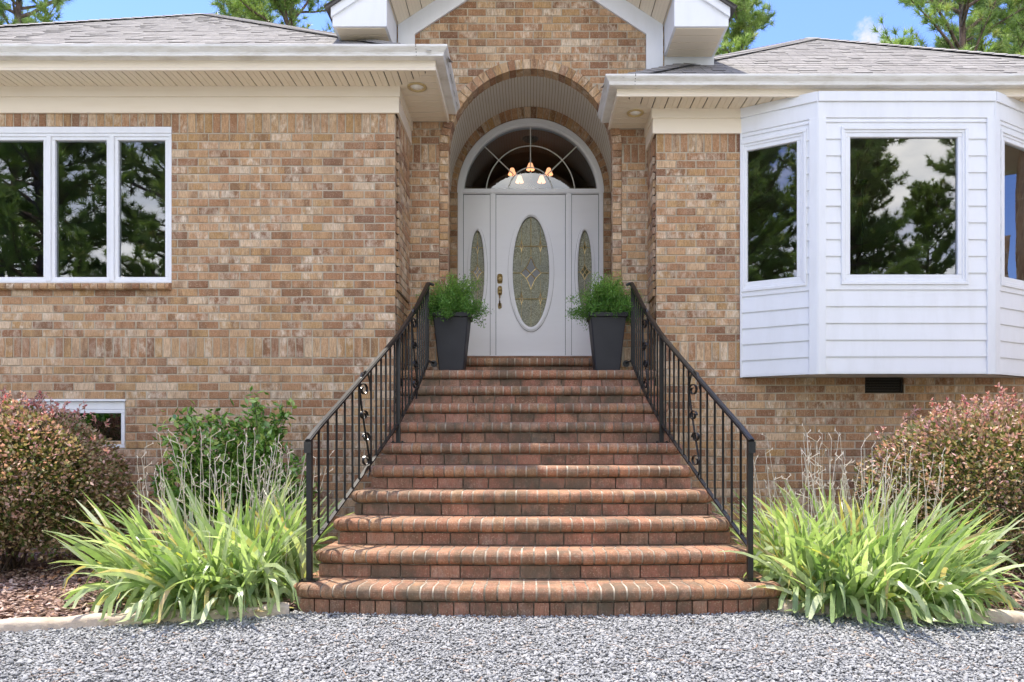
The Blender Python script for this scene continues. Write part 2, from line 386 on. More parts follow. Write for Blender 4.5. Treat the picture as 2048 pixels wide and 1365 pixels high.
    def lathe(s, prof, cx, cy, cz, n=20, ax='z'):
        base = len(s.v)
        for (r, z) in prof:
            for k in range(n):
                t_ = 2 * pi * k / n
                if ax == 'z': s.v.append((cx + r * cos(t_), cy + r * sin(t_), cz + z))
                else: s.v.append((cx + r * cos(t_), cy + z, cz + r * sin(t_)))
        for i in range(len(prof) - 1):
            for k in range(n):
                k2 = (k + 1) % n
                s.f.append([base + i * n + k, base + i * n + k2, base + (i + 1) * n + k2, base + (i + 1) * n + k]); s.c.append(s.col)
    def strip(s, pl, cx, cz, A, B, t0, t1, w0, w1, n=48, closed=False):
        """band between ellipse A=(a,b) (inner) and B (outer), from angle t0 to t1, front at w1"""
        base = len(s.v)
        for i in range(n + 1):
            t_ = t0 + (t1 - t0) * i / n
            for (e, w) in ((A, w0), (A, w1), (B, w1), (B, w0)):
                s.v.append(tuple(pl(cx + e[0] * cos(t_), cz + e[1] * sin(t_), w)))
        for i in range(n):
            for k in range(4):
                k2 = (k + 1) % 4
                s.f.append([base + i * 4 + k, base + i * 4 + k2, base + (i + 1) * 4 + k2, base + (i + 1) * 4 + k]); s.c.append(s.col)
    def sweep(s, path, prof):
        """closed profile [(outward, z)] along a plan path, mitred; outward is to the right of travel"""
        P = [np.array(p, float) for p in path]; m = len(P); K = len(prof); base = len(s.v)
        for i, p in enumerate(P):
            ns = []
            if i > 0: d = P[i] - P[i - 1]; d /= np.linalg.norm(d); ns.append(np.array([d[1], -d[0]]))
            if i < m - 1: d = P[i + 1] - P[i]; d /= np.linalg.norm(d); ns.append(np.array([d[1], -d[0]]))
            nv = sum(ns); nv /= np.linalg.norm(nv); nv /= max(nv @ ns[0], 0.3)
            for (o, z) in prof: q = p + nv * o; s.v.append((q[0], q[1], z))
        for i in range(m - 1):
            for k in range(K):
                k2 = (k + 1) % K
                s.f.append([base + i * K + k, base + i * K + k2, base + (i + 1) * K + k2, base + (i + 1) * K + k]); s.c.append(s.col)
        s.f.append([base + k for k in range(K)][::-1]); s.f.append([base + (m - 1) * K + k for k in range(K)]); s.c += [s.col] * 2
    def prism(s, poly, y0, y1):   # polygon in (x,z) extruded in y
        K = len(poly)
        s.add([(x, y0, z) for x, z in poly] + [(x, y1, z) for x, z in poly],
              [list(range(K)), list(range(2 * K - 1, K - 1, -1))] + [(k, (k + 1) % K, K + (k + 1) % K, K + k) for k in range(K)])
    def build(s, name, mat, parent=None, smooth=False, loc=None):
        me = bpy.data.meshes.new(name); me.from_pydata(s.v, [], s.f)
        me.materials.append(mat)
        a = me.attributes.new('bc', 'FLOAT_COLOR', 'FACE')
        a.data.foreach_set('color', np.array([(c[0], c[1], c[2], 1.0) for c in s.c], dtype=np.float32).ravel())
        if smooth: me.polygons.foreach_set('use_smooth', [True] * len(me.polygons))
        me.update()
        return link(name, me, parent)
def link(name, me, parent=None):
    o = bpy.data.objects.new(name, me); COL.objects.link(o)
    if parent is not None:
        o.parent = parent
        # geometry is written in world coordinates: undo the parent's place
        p = parent; off = Vector((0, 0, 0))
        while p is not None: off += p.location; p = p.parent
        o.location = -off
    return o
def fast(name, V, Fc, mat, parent=None, cols=None, smooth=False):
    V = np.ascontiguousarray(V, dtype=np.float32); Fc = np.ascontiguousarray(Fc, dtype=np.int32)
    k = Fc.shape[1]; me = bpy.data.meshes.new(name)
    me.vertices.add(len(V)); me.vertices.foreach_set('co', V.ravel())
    me.loops.add(Fc.size); me.loops.foreach_set('vertex_index', Fc.ravel())
    me.polygons.add(len(Fc)); me.polygons.foreach_set('loop_start', np.arange(0, Fc.size, k, dtype=np.int32))
    me.polygons.foreach_set('loop_total', np.full(len(Fc), k, dtype=np.int32))
    if smooth: me.polygons.foreach_set('use_smooth', np.ones(len(Fc), dtype=bool))
    me.materials.append(mat)
    if cols is not None:
        a = me.attributes.new('bc', 'FLOAT_COLOR', 'FACE'); c4 = np.ones((len(Fc), 4), dtype=np.float32); c4[:, :3] = cols
        a.data.foreach_set('color', c4.ravel())
    me.update(calc_edges=True); me.validate()
    return link(name, me, parent)
def Plane(ox, oy, ux, uy):
    nx, ny = uy, -ux
    return lambda u, z, w=0.0: (ox + ux * u + nx * w, oy + uy * u + ny * w, z)

# ------------------------------------------------------------------ measured layout
YL, YR, YA, YD = 2.60, 2.914, 3.37, 4.85        # left wing, right wing, arch wall, door wall
XL, XR = -1.325, 1.285                          # wing corners
ZL, ZR = 4.575, 4.50                            # soffit heights
RISE, RUN = 0.183, 0.305

# ------------------------------------------------------------------ ground
def sheet(name, pts, z, mat, kind='structure'):
    m = MB(); m.add([(x, y, z) for x, y in pts], [list(range(len(pts)))]); o = m.build(name, mat); return tag(o, kind=kind)
sheet('ground', [(-400, -400), (400, -400), (400, 400), (-400, 400)], -0.045, GRASSG)
sheet('gravel_driveway', [(-30, -16), (30, -16), (30, 0.6), (-30, 0.6)], -0.012, GRAVELG)  # enlarged out of view behind the camera to bounce light onto the facade
EL = [(-1.56, 0.13), (-1.95, 0.0), (-2.5, -0.16), (-3.0, -0.30), (-3.6, -0.42), (-4.4, -0.52), (-6.5, -0.66)]
ER = [(1.63, 0.20), (2.0, 0.06), (2.4, -0.02), (2.9, -0.10), (3.5, -0.16), (4.4, -0.22), (6.5, -0.3)]
BL = [(-1.45, 0.2)] + EL + [(-6.5, 2.62), (-1.3, 2.62)]
BR = [(1.5, 0.25)] + ER + [(6.5, 3.0), (1.27, 3.0)]
sheet('mulch_bed', BL, 0.03, MULCHG)
sheet('mulch_bed', BR, 0.03, MULCHG)
def edging(path, label):
    m = MB(); P = [np.array(p) for p in path]; N = 60
    seg = []
    for i in range(len(P) - 1):
        for k in range(10): seg.append(P[i] + (P[i + 1] - P[i]) * k / 10)
    seg.append(P[-1])
    prof = [(-0.07, -0.05), (-0.068, 0.045), (-0.045, 0.062), (0.0, 0.066), (0.045, 0.058), (0.066, 0.035), (0.07, -0.05)]
    base = 0
    for i, p in enumerate(seg):
        d = seg[min(i + 1, len(seg) - 1)] - seg[max(i - 1, 0)]; d /= np.linalg.norm(d); nv = np.array([d[1], -d[0]])
        j = 0.006 * sin(i * 1.7) + 0.004 * sin(i * 0.61)
        for (o, z) in prof: q = p + nv * (o + j); m.v.append((q[0], q[1], z + (0.006 * sin(i * 0.9) if z > 0 else 0)))
    K = len(prof)
    for i in range(len(seg) - 1):
        for k in range(K - 1): m.f.append([i * K + k, i * K + k + 1, (i + 1) * K + k + 1, (i + 1) * K + k]); m.c.append(m.col)
    m.f.append(list(range(K))[::-1]); m.c.append(m.col)
    tag(m.build('concrete_edging', CONC, smooth=True), label, 'edging', 'concrete edging around the beds')
edging(EL, 'curved pale concrete edging between the gravel and the left mulch bed')
edging(ER, 'curved pale concrete edging between the gravel and the right mulch bed')

def inside(px, py, poly):
    c = np.zeros(len(px), bool); n = len(poly)
    for i in range(n):
        x1, y1 = poly[i]; x2, y2 = poly[(i + 1) % n]
        t_ = ((y1 > py) != (y2 > py)) & (px < (x2 - x1) * (py - y1) / ((y2 - y1) + 1e-9) + x1); c ^= t_
    return c
def rot(n, tilt):
    a = rng.uniform(0, 2 * pi, n); b = rng.normal(0, tilt, n); c = rng.normal(0, tilt, n)
    ca, sa, cb, sb, cc, sc = np.cos(a), np.sin(a), np.cos(b), np.sin(b), np.cos(c), np.sin(c)
    Rz = np.zeros((n, 3, 3)); Rz[:, 0, 0] = ca; Rz[:, 0, 1] = -sa; Rz[:, 1, 0] = sa; Rz[:, 1, 1] = ca; Rz[:, 2, 2] = 1
    Rx = np.zeros((n, 3, 3)); Rx[:, 0, 0] = 1; Rx[:, 1, 1] = cb; Rx[:, 1, 2] = -sb; Rx[:, 2, 1] = sb; Rx[:, 2, 2] = cb
    Ry = np.zeros((n, 3, 3)); Ry[:, 0, 0] = cc; Ry[:, 0, 2] = sc; Ry[:, 1, 1] = 1; Ry[:, 2, 0] = -sc; Ry[:, 2, 2] = cc
    return np.einsum('nij,njk,nkl->nil', Rz, Rx, Ry)
CUBE = np.array([(-1, -1, -1), (1, -1, -1), (1, 1, -1), (-1, 1, -1), (-1, -1, 1), (1, -1, 1), (1, 1, 1), (-1, 1, 1)], float)
CF = np.array([(0, 3, 2, 1), (4, 5, 6, 7), (0, 1, 5, 4), (1, 2, 6, 5), (2, 3, 7, 6), (3, 0, 4, 7)])
def chips(name, x, y, z, sx, sy, sz, tilt, mat, jit=0.35, taper=0.75):
    n = len(x)
    V = np.repeat(CUBE[None], n, 0); V[:, 4:, :2] *= taper
    V += rng.uniform(-jit, jit, V.shape); V *= np.stack([sx, sy, sz], 1)[:, None, :] / 2
    V = np.einsum('nij,nkj->nki', rot(n, tilt), V) + np.stack([x, y, z], 1)[:, None, :]
    Fc = (CF[None] + (np.arange(n) * 8)[:, None, None]).reshape(-1, 4)
    cols = np.repeat(rng.random((n, 3)), 6, 0)
    return tag(fast(name, V.reshape(-1, 3), Fc, mat, None, cols), kind='stuff')
N = 140000
gy = -1.75 + 2.2 * rng.random(N) ** 1.0; gx = rng.uniform(-4.4, 4.4, N)
k = np.abs(gx) < 3.6 + (gy + 1.3) * 0.55
notb = ~(inside(gx, gy, BL) | inside(gx, gy, BR)) & ~((np.abs(gx) < 1.5) & (gy > 0.02 + 0.12 * (gx / 1.5) ** 2))
k &= notb; gx, gy = gx[k], gy[k]; N = len(gx)
sz = rng.uniform(0.006, 0.015, N) * (1 + 0.6 * (rng.random(N) < 0.1))
chips('gravel', gx, gy, rng.uniform(-0.008, 0.010, N), sz * rng.uniform(1.0, 1.7, N), sz, sz * rng.uniform(0.25, 0.6, N), 0.42, STONE)
N = 30000
mx = np.concatenate([rng.uniform(-5.6, -1.35, N // 2), rng.uniform(1.4, 5.6, N // 2)]); my = rng.uniform(-0.65, 2.3, N)
k = inside(mx, my, BL) | inside(mx, my, BR); mx, my = mx[k], my[k]; N = len(mx)
sz = rng.uniform(0.010, 0.026, N)
chips('bark_mulch', mx, my, 0.04 + rng.uniform(-0.008, 0.018, N), sz * rng.uniform(1.5, 3.4, N), sz, sz * 0.25, 0.32, CHIP)

# ------------------------------------------------------------------ brick laying
def laid(mb, mo, pl, u0, u1, z0, z1, kind, excl, depth=0.10, gap=0.0120, ph=0.0, proud=0.0, L=0.2032):
    """one course (stretcher 'r', soldier 's') with bricks clipped to free intervals"""
    free = [(u0, u1)]
    for (a, b) in excl:
        nf = []
        for (p, q) in free:
            if b <= p or a >= q: nf.append((p, q)); continue
            if a > p: nf.append((p, a))
            if b < q: nf.append((b, q))
        free = nf
    step = L if kind == 'r' else 0.0813
    for (p, q) in free:
        if q - p < 0.006: continue
        mo.quad(pl(p, z0, -0.005), pl(q, z0, -0.005), pl(q, z1, -0.005), pl(p, z1, -0.005))
        i = math.floor((p - ph) / step)
        while ph + i * step < q:
            a = max(ph + i * step + gap / 2, p + (gap / 2 if ph + i * step > p else 0)); b = min(ph + (i + 1) * step - gap / 2, q)
            i += 1
            if b - a < 0.014: continue
            mb.rc(); j = random.gauss(0, 0.0012)
            mb.pbox(pl, a, b, z0 + gap / 2 + random.gauss(0, .0006), z1 - gap / 2 + random.gauss(0, .0006), -depth, proud + j, 0.0035)
def courses(zb, zt, n=None):
    n = n or max(1, round((zt - zb) / 0.0813)); h = (zt - zb) / n
    return [(zb + i * h, zb + (i + 1) * h, 'r') for i in range(n)]
def wallface(house, rows, pl, u0, u1, exclf, ph=0.0, name='wall', **kw):
    mb, mo = MB(), MB()
    for i, (a, b, k_) in enumerate(rows):
        p_ = ph + (0.1016 if (i % 2 and k_ == 'r') else 0)
        laid(mb, mo, pl, u0, u1, a, b, k_, exclf(a, b), ph=p_, **kw)
    w = mb.build(name, BRICK, house); mo.build('mortar', MORTAR, w); return w

house = empty('brick_house', (0, 3.4, 0), 'tan brick house with arched front entry, white bay window and grey shingle roof', 'house')
nox = lambda a, b: []
LOW = courses(-0.10, 1.932, 25)
rowsL = LOW + [(1.932, 2.132, 's')] + courses(2.132, 4.130, 25) + [(4.130, 4.335, 's')] + courses(4.335, 4.60, 3)
rowsR = LOW + [(1.932, 2.132, 's')] + courses(2.132, 4.065, 24) + [(4.065, 4.262, 's')] + courses(4.262, 4.55, 3)
rowsA = LOW + [(1.932, 2.132, 's')] + courses(2.132, 4.130, 25) + [(4.130, 4.335, 's')] + courses(4.335, 6.70, 29)
plL = Plane(0, YL, 1, 0); plR = Plane(0, YR, 1, 0); plA = Plane(0, YA, 1, 0); plD = Plane(0, YD, 1, 0)
WX1 = -3.515                                     # right edge of the left window
def exL(a, b):
    e = []
    if b > 2.62 and a < 4.30: e.append((-5.40, WX1))
    if b > 1.13 and a < 1.50: e.append((-5.0, -3.97))
    return e
wallface(house, rowsL, plL, -8.4, XL, exL, ph=-1.325)
mb, mo = MB(), MB(); laid(mb, mo, plL, -5.40, WX1, 4.192, 4.335, 's', [], ph=-1.325); w = mb.build('window_lintel', BRICK, house); mo.build('mortar', MORTAR, w)
def exR(a, b): return [(2.15, 5.13)] if b > 1.80 else ([(3.417, 3.815)] if (b > 1.62) else [])
wallface(house, rowsR, plR, XR, 7.0, exR, ph=1.285)
# returns of the wings, the upper part proud of the lower
def exS(a, b): return []
plS = Plane(XL, YL, 0, 1)
wallface(house, [r for r in rowsL if r[1] <= 2.66], plS, 0.105, YA - YL, exS, ph=0.105)
wallface(house, [r for r in rowsL if r[1] > 2.66], Plane(XL + 0.018, YL, 0, 1), 0.105, YA - YL, exS, ph=0.105)
plT = Plane(XR, YA, 0, -1)
wallface(house, [r for r in rowsR if r[1] <= 2.66], plT, 0.0, YA - YR - 0.105, exS, ph=0.05)
wallface(house, [r for r in rowsR if r[1] > 2.66], Plane(XR - 0.018, YA, 0, -1), 0.0, YA - YR - 0.105, exS, ph=0.05)
# arch wall
OW, OZ, RI, RO = 0.888, 4.262, 0.888, 0.990
def exA(a, b):
    if a < OZ: return [(-OW - 0.1015, OW + 0.1015)]
    zm = min(abs(a - OZ), abs(b - OZ)); zm2 = (a + b) / 2 - OZ
    if zm2 < RO - 0.02:
        h = sqrt(max(RO ** 2 - zm2 ** 2, 0)) - 0.004; return [(-h, h)]
    return []
wa = wallface(house, [r for r in rowsA if r[0] < 6.6], plA, -1.45, 1.45, lambda a, b: exA(a, b) + ([(-9, -(6.62 - a) / 0.655), ((6.62 - a) / 0.655, 9)] if a > 5.4 else []), ph=0.03)
mb, mo = MB(), MB()
for sgn in (-1, 1):                              # legs of the arch, stacked bricks
    a, b = (-OW - 0.1, -OW) if sgn < 0 else (OW, OW + 0.1)
    z = 1.83
    while z < OZ - 0.02:
        mb.rc(); mb.pbox(plA, a + .002, b - .002, z + 0.005, min(z + 0.0813, OZ + .01) - 0.005, -0.16, 0.006, 0.006); z += 0.0813
    mo.quad(plA(a, 1.83, -.006), plA(b, 1.83, -.006), plA(b, OZ, -.006), plA(a, OZ, -.006))
    x = -OW if sgn < 0 else OW
    mo.quad((x + sgn * .006, YA + .006, 1.83), (x + sgn * .006, YA + .15, 1.83), (x + sgn * .006, YA + .15, OZ), (x + sgn * .006, YA + .006, OZ))
def voussoirs(mb, mo, pl, cz, A, B, w0, w1, n):
    for i in range(n):
        t0 = pi * i / n + 0.0045; t1 = pi * (i + 1) / n - 0.0045; mb.rc()
        P = []
        for w in (w0, w1):
            for (e, t_) in ((A, t0), (A, t1), (B, t1), (B, t0)):
                P.append(pl(e[0] * cos(t_), cz + e[1] * sin(t_), w))
        # front points 4..7; order back ring then front ring
        mb.hexa([P[0], P[3], P[2], P[1], P[4], P[7], P[6], P[5]])
    mo.strip(pl, 0, cz, (A[0] + .006, A[1] + .006), (B[0] + .07, B[1] + .07), 0, pi, w0, -.0052 if w1 > 0 else w1 - .005, 60)
voussoirs(mb, mo, plA, OZ, (RI, RI), (RO, RO), -0.16, 0.008, 36)
ar = mb.build('entry_arch', BRICK, house); mo.build('mortar', MORTAR, ar)
# porch behind the arch: side walls, back wall, barrel ceiling
VC, VA_, VB = 4.31, 1.02, 1.10
DZ0 = 2.20
mb, mo = MB(), MB()
FA, FB = 0.945, 0.962                            # outer ellipse of the door frame
for i in range(26):
    z0 = DZ0 + i * 0.0813; z1 = min(z0 + 0.0813, VC)
    for (a, b) in ((-1.03, -0.94), (0.94, 1.03)):
        mb.rc(); mb.pbox(plD, a, b, z0 + .005, z1 - .005, -.08, 0, .004)
mo.quad(plD(-1.1, 1.9, -.008), plD(-.93, 1.9, -.008), plD(-.93, VC, -.008), plD(-1.1, VC, -.008))
mo.quad(plD(.93, 1.9, -.008), plD(1.1, 1.9, -.008), plD(1.1, VC, -.008), plD(.93, VC, -.008))
voussoirs(mb, mo, plD, VC, (FA, FB), (VA_ + .012, VB + .0), -0.08, 0.0, 38)
w = mb.build('wall', BRICK, house); mo.build('mortar', MORTAR, w)
for sgn in (-1, 1):
    mb, mo = MB(), MB()
    pls = Plane(-1.03, YA + 0.16, 0, 1) if sgn < 0 else Plane(1.03, YD, 0, -1)
    for i in range(28):
        z0 = 2.0 + i * 0.0813; laid(mb, mo, pls, 0, YD - YA - .16, z0, z0 + .0813, 'r', [], ph=(i % 2) * .1)
    w = mb.build('wall', BRICK, house); mo.build('mortar', MORTAR, w)
mb = MB(); n = 84
for i in range(n):
    t0 = pi * i / n + .0032; t1 = pi * (i + 1) / n - .0032
    P = [(VA_ * cos(t_), y, VC + VB * sin(t_)) for (t_, y) in ((t0, YA + .10), (t1, YA + .10), (t1, YD), (t0, YD))]
    mb.quad(*P)
bk_ = MB()
for i in range(n):
    t0 = pi * i / n; t1 = pi * (i + 1) / n; r_ = 1.006
    bk_.quad(*[(VA_ * r_ * cos(t_), y, VC + VB * r_ * sin(t_)) for (t_, y) in ((t0, YA + .10), (t1, YA + .10), (t1, YD), (t0, YD))])
vc = mb.build('barrel_ceiling', VAULTM, house); bk_.build('backing_board', RIM, vc)
mb = MB(); mb.box(-1.03, 1.03, YD - 0.14, YD + .1, 1.9, DZ0 - .004); mb.build('door_step', NOSEBRICK, house)

# ------------------------------------------------------------------ entry door, sidelights, fanlight
frame = MB()
frame.strip(plD, 0, VC, (0.856, 0.858), (FA - .001, FB - .001), 0, pi, -.12, -.02, 60)
frame.strip(plD, 0, VC, (0.888, 0.892), (FA - .014, FB - .016), 0, pi, -.03, -.006, 60)
for (a, b) in ((-FA + .001, -.868), (.882, FA - .001)): frame.pbox(plD, a, b, DZ0, VC, -.12, -.02)
for (a, b) in ((-FA + .014, -.885), (.897, FA - .014)): frame.pbox(plD, a, b, DZ0, VC, -.03, -.006)
frame.pbox(plD, -.868, .882, 4.305, 4.366, -.12, -.022)
frame.pbox(plD, -.868, .882, 4.318, 4.330, -.03, -.012)
for (a, b) in ((-.516, -.449), (.4526, .5256)):
    frame.pbox(plD, a, b, DZ0, 4.305, -.12, -.03); frame.pbox(plD, a + .022, b - .022, DZ0, 4.305, -.04, -.02)
frame.pbox(plD, -.868, .882, DZ0, DZ0 + .022, -.12, -.012)
door_frame = frame.build('door_frame', DOORW, house)
def oval(mb, pl, cx, cz, a, b, gw0, gw1):
    mb.strip(pl, cx, cz, (a - .018, b - .022), (a, b), 0, 2 * pi, gw0, gw1, 64)
def came_line(mb, pts, y, w=.0046):
    for p, q in zip(pts[:-1], pts[1:]): mb.tube([(p[0], y, p[1]), (q[0], y, q[1])], w, 5)
def ell_x(cx, cz, a, b, z): return a * sqrt(max(0, 1 - ((z - cz) / b) ** 2))
def star(cx, cz, hw, hh):
    pts = []
    for k_ in range(4):
        c0 = [(0, hh), (hw, 0), (0, -hh), (-hw, 0)][k_]; c1 = [(hw, 0), (0, -hh), (-hw, 0), (0, hh)][k_]
        for j in range(6):
            t_ = j / 6; m_ = 0.20 * sin(pi * t_)
            pts.append((cx + (c0[0] * (1 - t_) + c1[0] * t_) * (1 - m_), cz + (c0[1] * (1 - t_) + c1[1] * t_) * (1 - m_)))
    pts.append((cx, cz + hh)); return pts
def fillpoly(mb, pts, y): mb.add([(p[0], y, p[1]) for p in pts[:-1]], [list(range(len(pts) - 1))])
def plate_with_hole(mb, pl, x0, x1, z0, z1, cx, cz, a, b, w0, w1, n=64):
    """rectangular panel with an elliptical hole"""
    out, inn = [], []
    for i in range(n):
        t_ = 2 * pi * i / n; c, s_ = cos(t_), sin(t_); inn.append((cx + a * c, cz + b * s_))
        k1 = min(((x1 - cx) / c) if c > 1e-9 else ((x0 - cx) / c if c < -1e-9 else 1e9), ((z1 - cz) / s_) if s_ > 1e-9 else ((z0 - cz) / s_ if s_ < -1e-9 else 1e9))
        out.append((cx + k1 * c, cz + k1 * s_))
    # snap nearest samples onto corners
    for (X, Z) in ((x0, z0), (x1, z0), (x1, z1), (x0, z1)):
        j = min(range(n), key=lambda q: (out[q][0] - X) ** 2 + (out[q][1] - Z) ** 2); out[j] = (X, Z)
    for w in (w1,):
        for i in range(n):
            j = (i + 1) % n; mb.quad(pl(*inn[i], w), pl(*out[i], w), pl(*out[j], w), pl(*inn[j], w))
    for i in range(n):
        j = (i + 1) % n; mb.quad(pl(*inn[i], w0), pl(*inn[i], w1), pl(*inn[j], w1), pl(*inn[j], w0))
def oval_door(name, x0, x1, cx, a, b, cz, ta, tb, side=False):
    mb = MB(); plate_with_hole(mb, plD, x0, x1, DZ0 + .028, 4.299, cx, cz, a - .004, b - .004, -.12, -.055)
    d = mb.build(name, DOORW, house)
    v_ = MB(); plate_with_hole(v_, plD, x0 - .01, x1 + .01, DZ0 + .01, 4.31, cx, cz, a, b, -.12, -.062); v_.build('weatherstrip', VOID, d)
    m = MB(); m.strip(plD, cx, cz, (a, b), (ta, tb), 0, 2 * pi, -.055, -.030, 72); m.strip(plD, cx, cz, (a + .012, b + .014), (ta - .016, tb - .018), 0, 2 * pi, -.036, -.016, 72)
    m.build('oval_trim', DOORW, d, smooth=False)
    m = MB(); m.strip(plD, cx, cz, (ta - .001, tb - .001), (ta + .004, tb + .004), 0, 2 * pi, -.06, -.0535, 72); m.build('groove_shade', GRILLE2, d)  # shade of the groove around the trim, painted as a thin grey ring
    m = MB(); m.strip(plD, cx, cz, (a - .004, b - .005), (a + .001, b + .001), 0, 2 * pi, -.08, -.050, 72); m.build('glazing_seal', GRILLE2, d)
    g = MB(); g.add([plD(cx + (a + .003) * cos(2 * pi * i / 64), cz + (b + .003) * sin(2 * pi * i / 64), -.075) for i in range(64)], [list(range(64))])
    g.build('leaded_pane', LEADED, d)
    y = YD + .066; c = MB(); bv = MB()
    if not side:
        for zz in (cz + .335, cz - .01, cz - .345):
            e = ell_x(cx, cz, a, b, zz); came_line(c, [(cx - e, zz), (cx + e, zz)] if zz != cz - .01 else [(cx - e, zz), (cx - .132, zz)], y)
            if zz == cz - .01: came_line(c, [(cx + .132, zz), (cx + e, zz)], y)
        came_line(c, [(cx, cz + .22), (cx, cz + b)], y); came_line(c, [(cx, cz - .22), (cx, cz - b)], y, .002)
        for sx in (-.122, .122):
            e = b * sqrt(1 - (sx / a) ** 2); came_line(c, [(cx + sx, cz + .09), (cx + sx, cz + e)], y, .002); came_line(c, [(cx + sx, cz - .1), (cx + sx, cz - e)], y, .002)
            for zz in (cz + .335, cz - .345):
                p = star(cx + sx, zz, .021, .078); came_line(c, p, y); bv = MB(); fillpoly(bv, p, y + .003); bv.build('bevelled_glass', BEVEL, d)
        p = star(cx, cz - .01, .132, .215); came_line(c, p, y, .0052); bv = MB(); fillpoly(bv, p, y + .003); bv.build('bevelled_glass', BEVEL, d)
        q = .034
        for (ax, az) in ((-.062, .10), (.062, .10)):
            came_line(c, [(cx + ax, cz - .01 + az * .55), (cx - ax, cz - .01 - az * .75)], y - .002, .0065)
    else:
        for (zz, hw, hh) in ((cz + .31, .02, .085), (cz - .005, .062, .10)):
            p = star(cx, zz, hw, hh); came_line(c, p, y); bv = MB(); fillpoly(bv, p, y + .003); bv.build('bevelled_glass', BEVEL, d)
            e = ell_x(cx, cz, a, b, zz); came_line(c, [(cx - e, zz), (cx - hw, zz)], y); came_line(c, [(cx + hw, zz), (cx + e, zz)], y)
        came_line(c, [(cx, cz + .09), (cx, cz + .22)], y, .002); came_line(c, [(cx, cz + .4), (cx, cz + b)], y, .002); came_line(c, [(cx, cz - .12), (cx, cz - b)], y, .002)
        for (ax, az) in ((-.03, .048), (.03, .048)): came_line(c, [(cx + ax, cz - .005 + az), (cx - ax, cz - .005 - az)], y - .002, .004)
    c.build('brass_came', BRASS, d)
    return d
fd = oval_door('front_door', -.443, .4466, .006, .2366, .7135, 3.302, .2945, .770)
# handle set
h = MB(); hx, hy = -.395, YD + .055
def platepts(cx, cz, hw, hh, n=24): return [(cx + hw * (abs(cos(2*pi*i/n)) ** .6) * (1 if cos(2*pi*i/n) > 0 else -1), cz + hh * (abs(sin(2*pi*i/n)) ** .6) * (1 if sin(2*pi*i/n) > 0 else -1)) for i in range(n)]
for (cz_, hw, hh) in ((3.215, .036, .062), (3.06, .030, .060), (2.865, .024, .036)):
    h = MB(); h.prism(platepts(hx, cz_, hw, hh), hy - .012, hy); h.build('lock_plate', BRASS, fd, True)
h = MB(); h.lathe([(0, -.05), (.026, -.048), (.03, -.03), (.02, -.018), (.016, -.0)], hx, hy - .005, 3.205, 18, 'y')
h.build('deadbolt', BRASS, fd, True); h = MB(); h.lathe([(0, -.035), (.02, -.033), (.024, -.015), (.018, 0)], hx, hy - .01, 3.075, 18, 'y')
h.build('thumb_latch', BRASS, fd, True)
g = MB(); g.tube([(hx, hy - .01, 3.03), (hx, hy - .05, 3.0), (hx, hy - .062, 2.96), (hx, hy - .06, 2.91), (hx, hy - .045, 2.875), (hx, hy - .01, 2.86)], .0085, 10); g.build('door_handle', BRASSD, fd, True)
oval_door('sidelight', -.862, -.522, -.685, .0917, .528, 3.309, .128, .578, True)
oval_door('sidelight', .5316, .876, .70, .0917, .528, 3.309, .128, .578, True)
g = MB(); n = 48; pts = [plD(.86 * cos(pi * i / n), VC + .862 * sin(pi * i / n), -.07) for i in range(n + 1)]
g.add(pts, [list(range(n + 1))]); fl = g.build('fanlight', GLASSF, house)
g = MB(); w0, w1 = -.068, -.060
for (a, b) in ((.574, .622), (.29, .34)): g.strip(plD, 0, VC, (a - .0065, b - .0065), (a + .0065, b + .0065), 0.04, pi - .04, w0, w1, 48)
g.pbox(plD, -.0065, .0065, VC + .34, VC + .858, w0, w1 + .001)
for s_ in (-1, 1):
    p = [(s_ * .215, VC + .25), (s_ * .60, VC + .62)]
    g.bar([plD(p[0][0], p[0][1], w0 + .005), plD(p[1][0], p[1][1], w0 + .005)], .009, .013, side=(0, 1, 0))
g.build('fanlight_grille', GRILLE, fl)
# foyer room
r = MB(); x0, x1, y0, y1, z0, z1 = -1.6, 1.6, YD + .13, 9.2, 2.0, 5.88
r.quad((x0, y1, z0), (x1, y1, z0), (x1, y1, z1), (x0, y1, z1)); r.quad((x0, y0, z0), (x0, y1, z0), (x0, y1, z1), (x0, y0, z1))
r.quad((x1, y0, z0), (x1, y1, z0), (x1, y1, z1), (x1, y0, z1)); r.quad((x0, y0, z1), (x1, y0, z1), (x1, y1, z1), (x0, y1, z1)); r.quad((x0, y0, z0), (x1, y0, z0), (x1, y1, z0), (x0, y1, z0))
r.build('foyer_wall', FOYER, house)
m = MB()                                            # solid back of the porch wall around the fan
m.strip(Plane(0, YD + .1, 1, 0), 0, VC, (VA_ - .1, VB - .1), (1.7, 1.7), 0, pi, -.02, 0, 40); m.build('inner_wall', INTER, house)

